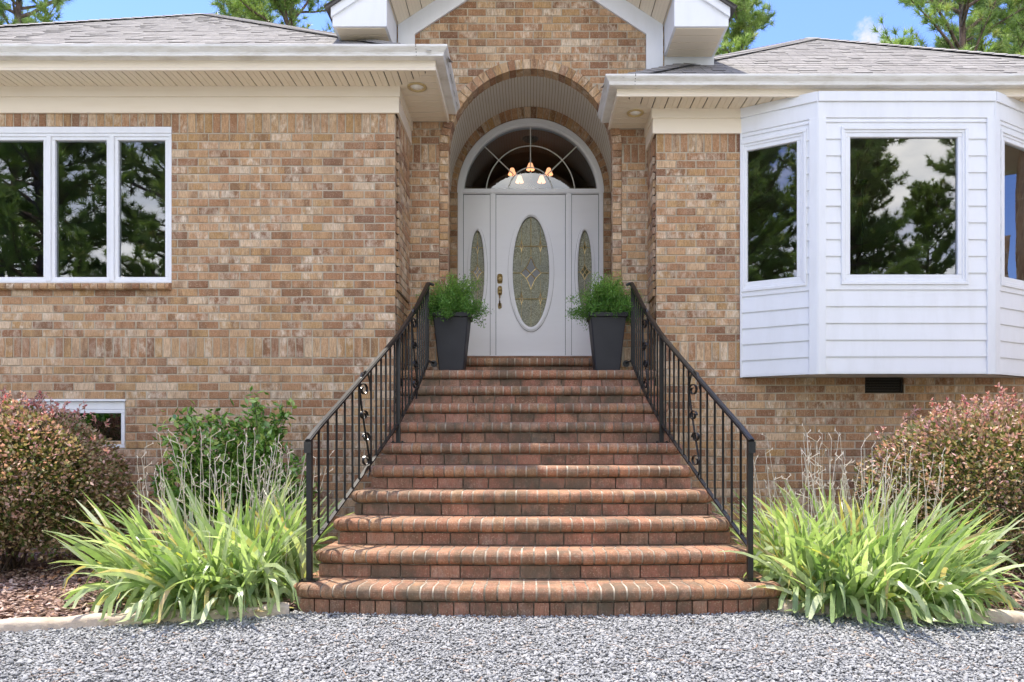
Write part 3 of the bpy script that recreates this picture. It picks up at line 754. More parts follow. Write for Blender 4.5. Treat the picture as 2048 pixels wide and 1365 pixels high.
# ------------------------------------------------------------------ eaves: frieze, soffit, fascia, gutter
FYL, FYR = 2.235, 2.595                              # fascia lines
FXL, FXR = -.884, .846
def gutterprof(zt): return [(0, zt - .088), (.076, zt - .090), (.083, zt - .086), (.084, zt - .072), (.089, zt - .056), (.108, zt - .036), (.119, zt - .022), (.122, zt - .016), (.122, zt), (.112, zt), (.112, zt - .02), (.07, zt - .07), (.0, zt - .07)]
pathL = [(-8.75, FYL), (FXL, FYL), (FXL, YA - .004)]
pathR = [(FXR, YA - .004), (FXR, FYR), (7.3, FYR)]
def eave(path, zs, zt, right=False):
    m = MB(); m.sweep(path, [(-.02, zs - .012), (.004, zs - .012), (.004, zs + .012), (.0, zs + .018), (.0, zt - .02), (-.02, zt - .02)]); m.build('fascia', BOUNCETRIM, house)
    m = MB(); m.sweep(path, gutterprof(zt)); g = m.build('gutter', GUTTER, house)
    # seam near the corner with screws
    m = MB()
    cx = path[1][0]; sx = cx - .165 if not right else cx + .165
    for (o, z) in ((.082, zt - .082), (.090, zt - .056), (.107, zt - .038), (.1225, zt - .018), (.1225, zt - .004)):
        m.lathe([(0, -.002), (.0045, -.001), (.005, .002)], sx, path[1][1] - o, z, 8, 'y')
    m.build('gutter_screw', DMETAL, g)
eave(pathL, ZL, 4.743); eave(pathR, ZR, 4.650, True)
def soff(xa, xb, ya, yb, pitch, zs, along, clip, mat, parent):
    """soffit boards; along='x' boards laid side by side in x"""
    m = MB(); lo, hi = (xa, xb) if along == 'x' else (ya, yb); p = lo; i = 0
    while p < hi:
        q = min(p + pitch, hi)
        for (s0, s1, dz) in ((p + .006, p + pitch * .5 - .0, 0), (p + pitch * .5 + .003, q - .005, .001)):
            if s1 - s0 < .004 or s0 > hi: continue
            s1 = min(s1, hi)
            if along == 'x':
                P = [(s0, clip(s0)[0]), (s1, clip(s1)[0]), (s1, clip(s1)[1]), (s0, clip(s0)[1])]
            else:
                P = [(clip(s0)[0], s0), (clip(s0)[1], s0), (clip(s1)[1], s1), (clip(s1)[0], s1)]
            m.hexa([(x, y, zs + .012) for x, y in P] + [(x, y, zs + dz) for x, y in P])
        p = q; i += 1
    return m
def mitreL(x):    # front strip: from fascia back to wall or mitre line
    t_ = (x - XL) / (FXL - XL); yb = YL + .02 if x < XL else YL + .02 + (FYL - YL - .02) * t_
    return (FYL, max(yb, FYL + .001))
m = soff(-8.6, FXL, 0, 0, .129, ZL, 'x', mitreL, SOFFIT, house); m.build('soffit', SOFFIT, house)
def mitreL2(y):
    t_ = (y - FYL) / (YL + .02 - FYL); xa = XL - .0 if t_ > 1 else FXL + (XL - FXL) * t_
    return (min(xa, FXL - .001), FXL)
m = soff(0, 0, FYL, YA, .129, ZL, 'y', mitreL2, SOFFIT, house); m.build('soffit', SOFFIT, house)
def mitreR(x):
    t_ = (x - FXR) / (XR - FXR); yb = YR + .02 if x > XR else FYR + (YR + .02 - FYR) * t_
    return (FYR, max(yb, FYR + .001))
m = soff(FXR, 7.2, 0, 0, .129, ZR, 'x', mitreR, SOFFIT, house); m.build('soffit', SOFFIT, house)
def mitreR2(y):
    t_ = (y - FYR) / (YR + .02 - FYR); xb = XR if t_ > 1 else FXR + (XR - FXR) * t_
    return (FXR, max(xb, FXR + .001))
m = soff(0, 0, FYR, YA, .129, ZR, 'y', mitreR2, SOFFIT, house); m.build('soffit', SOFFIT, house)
m = MB(); # decks over the soffits (close the eave against light)
m.box(-8.7, FXL - .03, FYL + .03, 3.3, ZL + .02, ZL + .035); m.build('eave_deck', SHEDGE, house); m = MB(); m.box(FXR + .03, 7.2, FYR + .03, 3.3, ZR + .02, ZR + .035); m.build('eave_deck', SHEDGE, house)
def frieze(path, zb, zm, zt):
    m = MB(); m.sweep(path, [(0, zb), (.022, zb), (.022, zb + .012), (.02, zm), (.034, zm), (.034, zt), (0, zt)]); m.build('frieze_board', BOUNCETRIM, house)
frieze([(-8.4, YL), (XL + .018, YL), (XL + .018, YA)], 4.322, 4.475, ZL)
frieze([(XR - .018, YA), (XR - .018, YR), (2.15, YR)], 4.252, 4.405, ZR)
def downlight(x, y, z, r):
    m = MB(); m.lathe([(r, 0.0), (r, -.008), (r * .82, -.014), (r * .72, -.006), (r * .68, .01)], x, y, z, 28); o = m.build('soffit_light', RIM, house, True)
    m = MB(); m.lathe([(.0, -.012), (r * .3, -.010), (r * .55, -.002), (r * .66, .012)], x, y, z, 24); m.build('bulb', LENS, o, True)
downlight(-1.108, 2.58, ZL - .001, .095); downlight(1.08, 2.98, ZR - .001, .088)

# ------------------------------------------------------------------ shingle roofs
M_ = 0.67
def roof_face(mb, ed, apex, eave_a, eave_b, updir, z0, lim):
    pass
def shingle_face(house, A, B, C, name='roof', rows_p=.143, keep=None):
    """triangle/trapezoid face: eave A->B, apex edge C (list of 1 or 2 pts from above A to above B)"""
    A, B = np.array(A, float), np.array(B, float); C = [np.array(c, float) for c in C]
    Ca, Cb = C[0], C[-1]
    e = (B - A) / np.linalg.norm(B - A); n = np.cross(e, Ca - A); n /= np.linalg.norm(n)
    if n[2] < 0: n = -n
    s = np.cross(n, e); s /= np.linalg.norm(s)
    if s[2] < 0: s = -s
    H = (Ca - A) @ s; m = MB(); ed = MB()
    W = np.linalg.norm(B - A); la = (Ca - A) @ e; lb = (Cb - A) @ e
    base = MB(); base.add([A - n * .012, B - n * .012] + [c - n * .012 for c in reversed(C)], [list(range(2 + len(C)))])
    nrow = int(H / rows_p) + 1
    for i in range(nrow):
        v0 = i * rows_p - .02; v1 = min(v0 + rows_p + .035, H)
        f0 = max(v0, 0) / H; f1 = v1 / H
        ua0, ub0 = la * f0, W + (lb - W) * f0; ua1, ub1 = la * f1, W + (lb - W) * f1
        u = ua0 - random.random() * .2
        while u < ub0:
            wd = random.uniform(.07, .19); tk = random.choice([.002, .0025, .003, .0035, .0065])
            a0, b0 = max(u + .002, ua0), min(u + wd - .002, ub0); a1, b1 = max(u + .002, ua1), min(u + wd - .002, ub1)
            u += wd
            if b0 - a0 < .01 or b1 - a1 < .0: 
                if b0 - a0 < .01: continue
                b1 = a1 = min(max((a0 + b0) / 2, ua1), ub1)
            m.rc()
            P = lambda uu, vv, t_: A + e * uu + s * vv + n * t_
            jv = random.gauss(0, .003)
            p = [P(a0, v0 + jv, -.001), P(b0, v0 + jv, -.001), P(b1, v1, -.006), P(a1, v1, -.006), P(a0, v0 + jv, tk), P(b0, v0 + jv, tk), P(b1, v1, -.002), P(a1, v1, -.002)]
            m.add(p[4:], [(0, 1, 2, 3)]); ed.add([p[0], p[1], p[5], p[4], p[3], p[7], p[2], p[6]], [(0, 1, 2, 3), (0, 3, 5, 4), (1, 6, 7, 2)])
    o = m.build(name, SHINGLE, house); ed.build('shingle_edge', SHEDGE, o); base.build('roof_deck', SHEDGE, o); return o
def caps(house, P, Q):
    P, Q = np.array(P, float), np.array(Q, float); L = np.linalg.norm(Q - P); d = (Q - P) / L
    side = np.cross(d, np.array([0, 0, 1.0])); side /= np.linalg.norm(side); m = MB(); n = int(L / .145)
    for i in range(n):
        a = P + d * i * .145; b = a + d * .20; m.rc(); dn = np.array([0, 0, -.055])
        up0, up1 = np.array([0, 0, .022]), np.array([0, 0, .010])
        m.add([a + side * .15 + dn * 1.3 + up0, a + up0, a - side * .15 + dn * 1.3 + up0, b + side * .15 + dn * 1.3 + up1, b + up1, b - side * .15 + dn * 1.3 + up1,
               a + side * .13 + dn + up0 * .5, a + up0 * .5, a - side * .13 + dn + up0 * .5], [(0, 1, 4, 3), (1, 2, 5, 4), (6, 7, 1, 0), (7, 8, 2, 1)])
    m.build('hip_cap', SHINGLE, house)
def hip(xc0, xc1, y0, z0):
    a = (xc1 - xc0) / 2; ap = (xc0 + a, y0 + a, z0 + M_ * a); bk = (xc0 + a, y0 + a + 3, z0 + M_ * a)
    rf = shingle_face(house, (xc0, y0, z0), (xc1, y0, z0), [ap])
    return rf, ap, bk
zl0, zr0 = 4.708, 4.640
XLC, XRC = -.80, .765
a_l, a_r = 3.87, 3.16
rfl, apl, bkl = hip(XLC - 2 * a_l, XLC, FYL - .04, zl0)
rfr, apr, bkr = hip(XRC, XRC + 2 * a_r, FYR - .04, zr0)
yk = YA - (FYL - .04)
shingle_face(house, (XLC, FYL - .04, zl0), (XLC, YA - .002, zl0), [(XLC - yk, YA - .002, zl0 + M_ * yk)], 'roof')
shingle_face(house, (XLC - .72, YA + .06, zl0 + M_ * .72), (XLC - .72, FYL + a_l + 3, zl0 + M_ * .72), [apl, bkl], 'roof')
shingle_face(house, (XLC - 2 * a_l, FYL - .04, zl0), (XLC - 2 * a_l, FYL + a_l + 3, zl0), [apl, bkl], 'roof')
yk = YA - (FYR - .04)
shingle_face(house, (XRC, FYR - .04, zr0), (XRC, YA - .002, zr0), [(XRC + yk, YA - .002, zr0 + M_ * yk)], 'roof')
shingle_face(house, (XRC + .72, YA + .06, zr0 + M_ * .72), (XRC + .72, FYR + a_r + 3, zr0 + M_ * .72), [apr, bkr], 'roof')
shingle_face(house, (XRC + 2 * a_r, FYR - .04, zr0), (XRC + 2 * a_r, FYR + a_r + 3, zr0), [apr, bkr], 'roof')
caps(rfl, (XLC - .03, FYL - .02, zl0 + .02), apl); caps(rfl, (XLC - 2 * a_l, FYL - .04, zl0 + .02), apl)
caps(rfr, (XRC + .03, FYR - .02, zr0 + .02), apr); caps(rfr, (XRC + 2 * a_r, FYR - .04, zr0 + .02), apr)

wallface(house, [r for r in rowsR if r[1] < 4.3], Plane(9.4, 3.0, 0, -1), 0, 3.6, nox, name='wall')

# ------------------------------------------------------------------ entry gable
GS, GT, GP = 6.55, 6.81, .655                         # soffit line, roof top line at x=0, pitch
YG = 2.79
EW = 2.0
for sg in (-1, 1):
    X = lambda x: sg * x
    m = MB()                                          # rake boards (two steps)
    m.prism([(X(0), GT - .03), (X(EW), GT - .03 - GP * EW), (X(EW), GT - .13 - GP * EW), (X(0), GT - .13)], YG - .022, YG + .02)
    m.prism([(X(0), GT - .12), (X(1.46), GT - .12 - GP * 1.46), (X(1.46), GS - .012 - GP * 1.46), (X(0), GS - .012)], YG, YG + .022)
    m.build('rake_board', WHITE, house)
    m = MB(); m.prism([(X(1.446), 5.285), (X(EW - .01), 5.285), (X(EW - .01), GT - .11 - GP * (EW - .01)), (X(1.446), GT - .11 - GP * 1.446)], YG + .002, YA); eb = m.build('eave_return', WHITE, house)
    m = MB()
    yy = YG + .03
    while yy < YA - .02:
        m.box(min(X(1.47), X(EW - .04)), max(X(1.47), X(EW - .04)), yy + .004, min(yy + .128, YA) - .004, 5.277, 5.287); yy += .132
    m.build('soffit', SOFFIT, eb)
    m = MB()                                          # rake soffit boards between fascia and wall
    x = 0.0
    while x < 1.44:
        x2 = min(x + .13, 1.446)
        m.hexa([(X(x + .004), YA, GS + .01 - GP * x), (X(x2 - .004), YA, GS + .01 - GP * x2), (X(x2 - .004), YG + .02, GS + .01 - GP * x2), (X(x + .004), YG + .02, GS + .01 - GP * x),
                (X(x + .004), YA, GS - GP * x), (X(x2 - .004), YA, GS - GP * x2), (X(x2 - .004), YG + .02, GS - GP * x2), (X(x + .004), YG + .02, GS - GP * x)]); x = x2
    m.build('soffit', SOFFIT, house)
    m = MB()                                          # frieze on the brick: rake and corner board
    m.prism([(X(0), GS), (X(1.43), GS - GP * 1.43), (X(1.43), 4.6), (X(1.25), 4.6), (X(1.25), 5.513), (X(0), 5.513 + GP * 1.25)], YA - .028, YA - .001)
    m.prism([(X(1.432), 5.30), (X(1.99), 5.30), (X(1.99), 4.6), (X(1.432), 4.6)], YA + .01, YA + .05)
    m.build('frieze_board', WHITE, house)
    m = MB(); m.prism([(X(0), GT), (X(EW + .05), GT - GP * (EW + .05)), (X(EW + .045), GT - .035 - GP * (EW + .05)), (X(0), GT - .03)], YG - .045, 9.5); m.build('gable_roof', SHEDGE, house)
    m = MB(); m.prism([(X(0), GS + .02), (X(1.44), GS + .02 - GP * 1.44), (X(1.44), 5.2), (X(0), 5.2)], YA + .11, YA + .13); m.build('inner_wall', INTER, house)
    A_ = (X(EW + .05), YG - .05, GT + .004 - GP * (EW + .05)); B_ = (X(EW + .05), 9.5, GT + .004 - GP * (EW + .05))
    shingle_face(house, A_, B_, [(0, YG - .05, GT + .004), (0, 9.5, GT + .004)], 'roof')

# ------------------------------------------------------------------ windows
def rectframe(mb, pl, u0, u1, z0, z1, b, w0, w1, ch=.003):
    mb.pbox(pl, u0, u1, z0, z0 + b, w0, w1, ch); mb.pbox(pl, u0, u1, z1 - b, z1, w0, w1, ch)
    mb.pbox(pl, u0, u0 + b, z0 + b, z1 - b, w0, w1 - .0008, ch); mb.pbox(pl, u1 - b, u1, z0 + b, z1 - b, w0, w1 - .0008, ch)
def pane(pl, u0, u1, z0, z1, w, mat, parent, tilt=0.0):
    m = MB(); n = 1; m.quad(pl(u0, z0, w), pl(u1, z0, w + tilt * (u1 - u0)), pl(u1, z1, w + tilt * (u1 - u0)), pl(u0, z1, w)); return m.build('pane', mat, parent)
m = MB(); rectframe(m, plL, -5.38, WX1, 2.664, 4.128, .030, -.09, .004)
for c in (-4.717, -4.098): m.pbox(plL, c - .022, c + .022, 2.68, 4.11, -.09, .010, .004)
m.pbox(plL, -5.39, WX1 + .003, 4.128, 4.19, -.06, .012, .003)
win = m.build('window', BOUNCETRIM if False else WHITE, house)
for (a, b) in ((-5.34, -4.741), (-4.695, -4.121), (-4.076, -3.547)):
    m = MB(); rectframe(m, plL, a, b, 2.690, 4.100, .034, -.07, -.006); s_ = m.build('sash', WHITE, win)
    pane(plL, a + .03, b - .03, 2.72, 4.07, -.035, GLASS, s_, random.uniform(-.006, .006))
mb, mo = MB(), MB()                                   # rowlock sill, bull-nosed
u = -5.42
while u < WX1 - .02:
    b = min(u + .0813, WX1 + .006); mb.rc()
    ys = [(.0, 2.66), (.05, 2.655), (.064, 2.64), (.068, 2.62), (.062, 2.60), (.045, 2.592), (-.0, 2.592)]
    K = len(ys); mb.add([(u + .004, YL - o_, z) for o_, z in ys] + [(b - .004, YL - o_, z) for o_, z in ys], [list(range(K)), list(range(2 * K - 1, K - 1, -1))] + [(k_, k_ + 1, K + k_ + 1, K + k_) for k_ in range(K - 1)]); u = b
mo.pbox(plL, -5.42, WX1, 2.598, 2.652, 0, .056); sill = mb.build('sill', BRICK, win); mo.build('mortar', MORTAR, sill)
# basement window
m = MB(); rectframe(m, plL, -4.98, -3.975, 1.05, 1.425, .035, -.06, .0); m.pbox(plL, -4.98, -3.975, 1.428, 1.505, -.06, -.004, .003); m.pbox(plL, -5.02, -3.96, 1.506, 1.526, -.06, .02)
bw = m.build('window', WHITE, house); pane(plL, -4.95, -4.0, 1.08, 1.40, -.04, GLASS, bw)
# rooms behind
def room(x0, x1, y0, y1, z0, z1, mat, parent):
    r = MB(); r.quad((x0, y1, z0), (x1, y1, z0), (x1, y1, z1), (x0, y1, z1)); r.quad((x0, y0, z0), (x0, y1, z0), (x0, y1, z1), (x0, y0, z1)); r.quad((x1, y0, z0), (x1, y1, z0), (x1, y1, z1), (x1, y0, z1))
    r.quad((x0, y0, z1), (x1, y0, z1), (x1, y1, z1), (x0, y1, z1)); r.quad((x0, y0, z0), (x1, y0, z0), (x1, y1, z0), (x0, y1, z0)); return r.build('room_wall', mat, parent)
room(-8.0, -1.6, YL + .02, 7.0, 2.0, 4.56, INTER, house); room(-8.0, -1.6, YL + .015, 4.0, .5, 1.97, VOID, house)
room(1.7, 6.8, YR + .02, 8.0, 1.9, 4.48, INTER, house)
m = MB(); m.box(3.40, 3.83, YR + .055, YR + .1, 1.58, 1.80)
vent = m.build('crawl_vent', VOID, house); m = MB()
for i in range(9): m.pbox(plR, 3.425, 3.807, 1.618 + i * .0165, 1.624 + i * .0165, -.05, -.035)
rectframe(m, plR, 3.418, 3.814, 1.606, 1.768, .014, -.05, -.02); m.build('vent_louvre', DMETAL, vent)

# bay window
A0, B0, C0, D0 = (2.145, 2.914), (2.786, 2.539), (4.498, 2.539), (5.14, 2.914)
ZB, ZBT = 1.768, 4.50
bay = MB()
ins = .03
def inset(p, q): return p
PTS = [A0, B0, C0, D0]
PI = [(A0[0] + .03, A0[1] + .1), (B0[0] + .018, B0[1] + .045), (C0[0] - .018, C0[1] + .045), (D0[0] - .03, D0[1] + .1)]
bay.add([(x, y, ZB) for x, y in PTS], [(0, 1, 2, 3)])
bay.add([(x, y, ZBT - .01) for x, y in PTS], [(0, 1, 2, 3)])
EXP = .1625
def facet(P, Q, wu0, wu1, front):
    L = math.dist(P, Q); ux, uy = (Q[0] - P[0]) / L, (Q[1] - P[1]) / L; pl = Plane(P[0], P[1], ux, uy)
    g0, g1, gz0, gz1 = wu0, wu1, 2.731, 4.07          # glass
    so_ = .05                                         # sash width
    t0, t1, tz0, tz1 = g0 - so_ - .045, g1 + so_ + .045, gz0 - .098, gz1 + .095
    t0 = max(t0, .0); t1 = min(t1, L)
    z = ZB + .012 - EXP * 0; i = 0
    zs = [2.585 - EXP * k_ for k_ in range(5, 0, -1)] + [2.585 + EXP * k_ for k_ in range(0, 11)]
    bay.pbox(pl, 0, L, ZB, ZB + .012, -.03, .012)
    for z0 in zs:
        z1 = min(z0 + EXP - .004, 4.26); z0 = max(z0, ZB + .012)
        if z1 - z0 < .02: continue
        segs = [(0.0, L)]
        if z1 > tz0 + .01 and z0 < tz1 - .01: segs = [(0, t0 + .006), (t1 - .006, L)]
        if z0 < tz0 < z1: bay.pbox(pl, t0, t1, z0, tz0 + .006, -.02, .012)
        if z0 < tz1 < z1: bay.pbox(pl, t0, t1, tz1 - .006, z1 + .004, -.02, .002)
        for (a, b) in segs:
            if b - a < .01: continue
            if z1 > tz0 and z0 < tz0 and len(segs) == 2: pass
            bay.pbox(pl, a, b, z0 + .012, z1 + .004, -.02, .001, 0, .012)      # lapped board
            bay.pbox(pl, a, b, z0, z0 + .012, -.02, .013)                       # bottom lip
    # band boards above
    bay.pbox(pl, 0, L, 4.250, 4.405, -.03, .018, .002); bay.pbox(pl, 0, L, 4.405, ZBT, -.03, .034, .002)
    return pl, L, (t0, t1, tz0, tz1), (g0, g1, gz0, gz1)
LF = .7427
FP = [facet(A0, B0, LF * .0885, LF * .744, False), facet(B0, C0, (1700 - 1061) / 206 - 2.786, (1916 - 1061) / 206 - 2.786, True), facet(C0, D0, LF * .256, LF * .9115, False)]
bayo = bay.build('bay_window', WHITE, house)
for (p, q, c) in ((A0, B0, 0), (B0, C0, 1), (C0, D0, 2)):
    L = math.dist(p, q); pl = Plane(p[0], p[1], (q[0] - p[0]) / L, (q[1] - p[1]) / L)
    wl_ = .018 if c == 0 else .075; wr_ = .018 if c == 2 else .075
    for (a_, b_) in ((0, wl_), (L - wr_, L)): m = MB(); m.pbox(pl, a_, b_, ZB - .004, 4.252, -.02, .022, .002); m.build('corner_board', WHITE, bayo)
for (x, y, s_) in ((B0[0], B0[1], 1), (C0[0], C0[1], -1)):
    m = MB(); m.add([(x - s_ * .012, y - .018, ZB - .004), (x, y - .022, ZB - .004), (x, y + .01, ZB - .004), (x - s_ * .012, y - .018, 4.5), (x, y - .022, 4.5), (x, y + .01, 4.5)], [(0, 1, 4, 3), (1, 2, 5, 4), (2, 0, 3, 5)]); m.build('corner_board', WHITE, bayo)
for (pl, L, T, G) in FP:
    m = MB(); t0, t1, tz0, tz1 = T; g0, g1, gz0, gz1 = G
    rectframe(m, pl, t0 + .004, t1 - .004, tz0, tz1, .030, -.03, .024, .003); rectframe(m, pl, t0 + .028, t1 - .028, tz0 + .026, tz1 - .026, .03, -.03, .012, .003)
    wf = m.build('window_frame', WHITE, bayo)
    # sash and pane belong to the frame's plane; kept on the same level for depth
    m = MB(); rectframe(m, pl, g0 - .044, g1 + .044, gz0 - .044, gz1 + .044, .046, -.04, .004, .004); m.build('sash', WHITE, bayo)
    pane(pl, g0 - .002, g1 + .002, gz0 - .002, gz1 + .002, -.022, GLASSB if L > 1 else GLASS, bayo)
    m = MB(); m.pbox(pl, 0, t0 + .03, ZB, 4.3, -.05, -.035); m.pbox(pl, t1 - .03, L, ZB, 4.3, -.05, -.035)
    m.pbox(pl, 0, L, ZB, tz0 + .09, -.05, -.035); m.pbox(pl, 0, L, tz1 - .03, ZBT, -.05, -.035); m.build('inner_wall', INTER, bayo)

# ------------------------------------------------------------------ brick stairs
stairs = empty('brick_stairs', (0.02, 1.5, 0), 'wide flight of red brick steps with rounded bullnose treads up to the entry', 'stairs')
HW = [1.60, 1.51, 1.455, 1.39, 1.32, 1.29, 1.285, 1.28, 1.28, 1.285, 0.888]
BOW = [.14, .10, .08, .06, .045, .03, .015, 0, 0, 0, 0]
CX = [.045, .03, .02, .02, .015, .0, 0, -.005, -.01, -.02, 0]
NOSE = .098
prof = [(.205, 0)] + [(.046 - .050 * cos(a_), -.0455 + .0455 * math.copysign(abs(sin(a_)) ** .85, sin(a_))) for a_ in [pi / 2 - pi * q_ / 12 for q_ in range(13)]] + [(.205, -.091)]
def nosebrick(mb, cx, cy, ux, uy, wd, z, ln=1.0):
    nx, ny = -uy, ux                                    # inward direction
    P = []
    for s_ in (-.5, .5):
        for (o_, dz) in prof:
            oo = o_ if o_ < .1 else o_ * ln
            P.append((cx + ux * wd * s_ + nx * oo, cy + uy * wd * s_ + ny * oo, z + dz))
    K = len(prof); mb.add(P, [list(range(K))[::-1], list(range(K, 2 * K))] + [(k_, (k_ + 1) % K, K + (k_ + 1) % K, K + k_) for k_ in range(K)])
for i in range(11):
    z = (i + 1) * RISE; y0 = i * RUN if i < 10 else YA - .10; hw = HW[i]; bow = BOW[i]; cx = CX[i]
    free = i < 9                                        # steps in front of the wings have open ends
    fy = lambda x: y0 + bow * ((x - cx) / hw) ** 2
    # path of the nosing: side, corner, front, corner, side
    R = .09; path = []
    if free:
        ys_ = y0 + bow + R; ye = min(ys_ + RUN + .25, YL if i < 9 else YA)
        y = ye
        while y > ys_: path.append((cx - hw, y)); y -= .02
        for k_ in range(12): a = pi + pi / 2 * k_ / 12; path.append((cx - hw + R + R * cos(a), ys_ + R * sin(a) * 1.0))
    x = cx - hw + (R if free else 0)
    while x < cx + hw - (R if free else 0): path.append((x, fy(x) - (bow * (1 - ((x - cx) / hw) ** 2)) * 0)); x += .02
    if free:
        for k_ in range(13): a = -pi / 2 + pi / 2 * k_ / 12; path.append((cx + hw - R + R * cos(a), ys_ + R * sin(a)))
        y = ys_
        while y < ye: path.append((cx + hw, y)); y += .02
    path = np.array(path); d = np.r_[0, np.cumsum(np.linalg.norm(np.diff(path, axis=0), axis=1))]; T = d[-1]
    n = round(T / .0813); mb, mo = MB(), MB(); ph = random.random() * .5
    for k_ in range(n):
        t_ = (k_ + .5) * T / n; px = np.interp(t_, d, path[:, 0]); py = np.interp(t_, d, path[:, 1])
        t2 = min(t_ + .035, T); t1 = max(t_ - .035, 0); tx = np.interp(t2, d, path[:, 0]) - np.interp(t1, d, path[:, 0]); ty = np.interp(t2, d, path[:, 1]) - np.interp(t1, d, path[:, 1])
        L = math.hypot(tx, ty); tx /= L; ty /= L
        turn = free and abs(tx) < .985 and abs(ty) < .985
        mb.rc(); nosebrick(mb, px, py, tx, ty, T / n - random.uniform(.010, .014), z + max(-.0012, min(.0014, random.gauss(0, .0008))) - (.0006 if turn else 0) , .42 if turn else 1.0)
    # mortar core just inside the bricks
    K = len(prof); base = len(mo.v); pr = [(o_ + .006 if o_ < .1 else o_, dz - (.0022 if dz > -.05 else -.004)) for o_, dz in prof]
    idx = list(range(0, len(path), 3)) + [len(path) - 1]
    if not free:
        for q in idx:
            for (o_, dz) in pr: mo.v.append((path[q][0], path[q][1] + o_, z + dz))
        for q in range(len(idx) - 1):
            for k_ in range(K): k2 = (k_ + 1) % K; mo.f.append([base + q * K + k_, base + q * K + k2, base + (q + 1) * K + k2, base + (q + 1) * K + k_]); mo.c.append(mo.col)
    else:
        for q in idx:
            a = path[max(q - 2, 0)]; b = path[min(q + 2, len(path) - 1)]; dx, dy = b - a; L = math.hypot(dx, dy); nx, ny = -dy / L, dx / L
            for (o_, dz) in pr:
                o2 = min(o_, .06) if abs(dx / L) < .985 and abs(dy / L) < .985 else o_
                mo.v.append((path[q][0] + nx * o2, path[q][1] + ny * o2, z + dz))
        for q in range(len(idx) - 1):
            for k_ in range(K): k2 = (k_ + 1) % K; mo.f.append([base + q * K + k_, base + q * K + k2, base + (q + 1) * K + k2, base + (q + 1) * K + k_]); mo.c.append(mo.col)
    # tread body and back row of bricks
    xa, xb = cx - hw + .03, cx + hw - .03
    yb = y0 + RUN + .15 if i < 9 else (YA + .1 if i == 9 else YD)
    K2 = 24; top = []
    for q in range(K2 + 1): x = xa + (xb - xa) * q / K2; top.append((x, fy(x) + .06))
    zb_ = z - RISE - .01 if i else -.1
    poly = top + [(xb, yb), (xa, yb)]; nP = len(poly)
    mo.add([(x, y, z - .0035) for x, y in poly] + [(x, y, zb_) for x, y in poly], [list(range(nP))] + [(k_, (k_ + 1) % nP, nP + (k_ + 1) % nP, nP + k_) for k_ in range(nP)])
    u = xa + .18
    while u < xb - .18:
        mb.rc(); f0 = fy(u + .04) + .215; b0 = f0 + (.115 if i < 9 else .20)
        mb.hexa([(u + .004, f0, z - .02), (u + .0773, f0, z - .02), (u + .0773, b0, z - .02), (u + .004, b0, z - .02), (u + .004, f0, z - .0005), (u + .0773, f0, z - .0005), (u + .0773, b0, z - .0005), (u + .004, b0, z - .0005)]); u += .0813
    st = mb.build('step', NOSEBRICK, stairs)
    # riser course(s)
    rb = MB(); step = .2032 if i else .1016; u = xa - random.random() * step; zz0 = max(z - RISE + (.004 if i else -.03), -.03); zz1 = z - .0985
    while u < xb:
        a, b = max(u + .005, xa - .004), min(u + step - .005, xb + .004); u += step
        if b - a < .02: continue
        rb.rc(); ya, yb2 = fy(a) + .034, fy(b) + .034
        rb.hexa([(a, ya + .05, zz0), (b, yb2 + .05, zz0), (b, yb2 + .05, zz1), (a, ya + .05, zz1), (a, ya, zz0), (b, yb2, zz0), (b, yb2, zz1), (a, ya, zz1)])
    if free:                                            # brick cheek at both ends
        for sx in (-1, 1):
            xx = cx + sx * (hw - .034); v = y0 + bow + .06
            zz = z - .0985
            while zz > (z - RISE - .25 if i else -.1) and zz > -.1:
                vv = v + random.random() * .1; prev = v
                while prev < min(y0 + bow + RUN + .12, YL):
                    rb.rc(); e_ = min(vv, y0 + bow + RUN + .12)
                    if e_ - prev > .03: x1, x2 = sorted((xx, xx - sx * .04)); rb.box(x1, x2, prev + .004, e_ - .004, zz - .074, zz - .002)
                    prev = vv; vv += .2032
                zz -= .0813
    rb.build('riser', STBRICK, st); mo.build('mortar', STMORTAR, st)

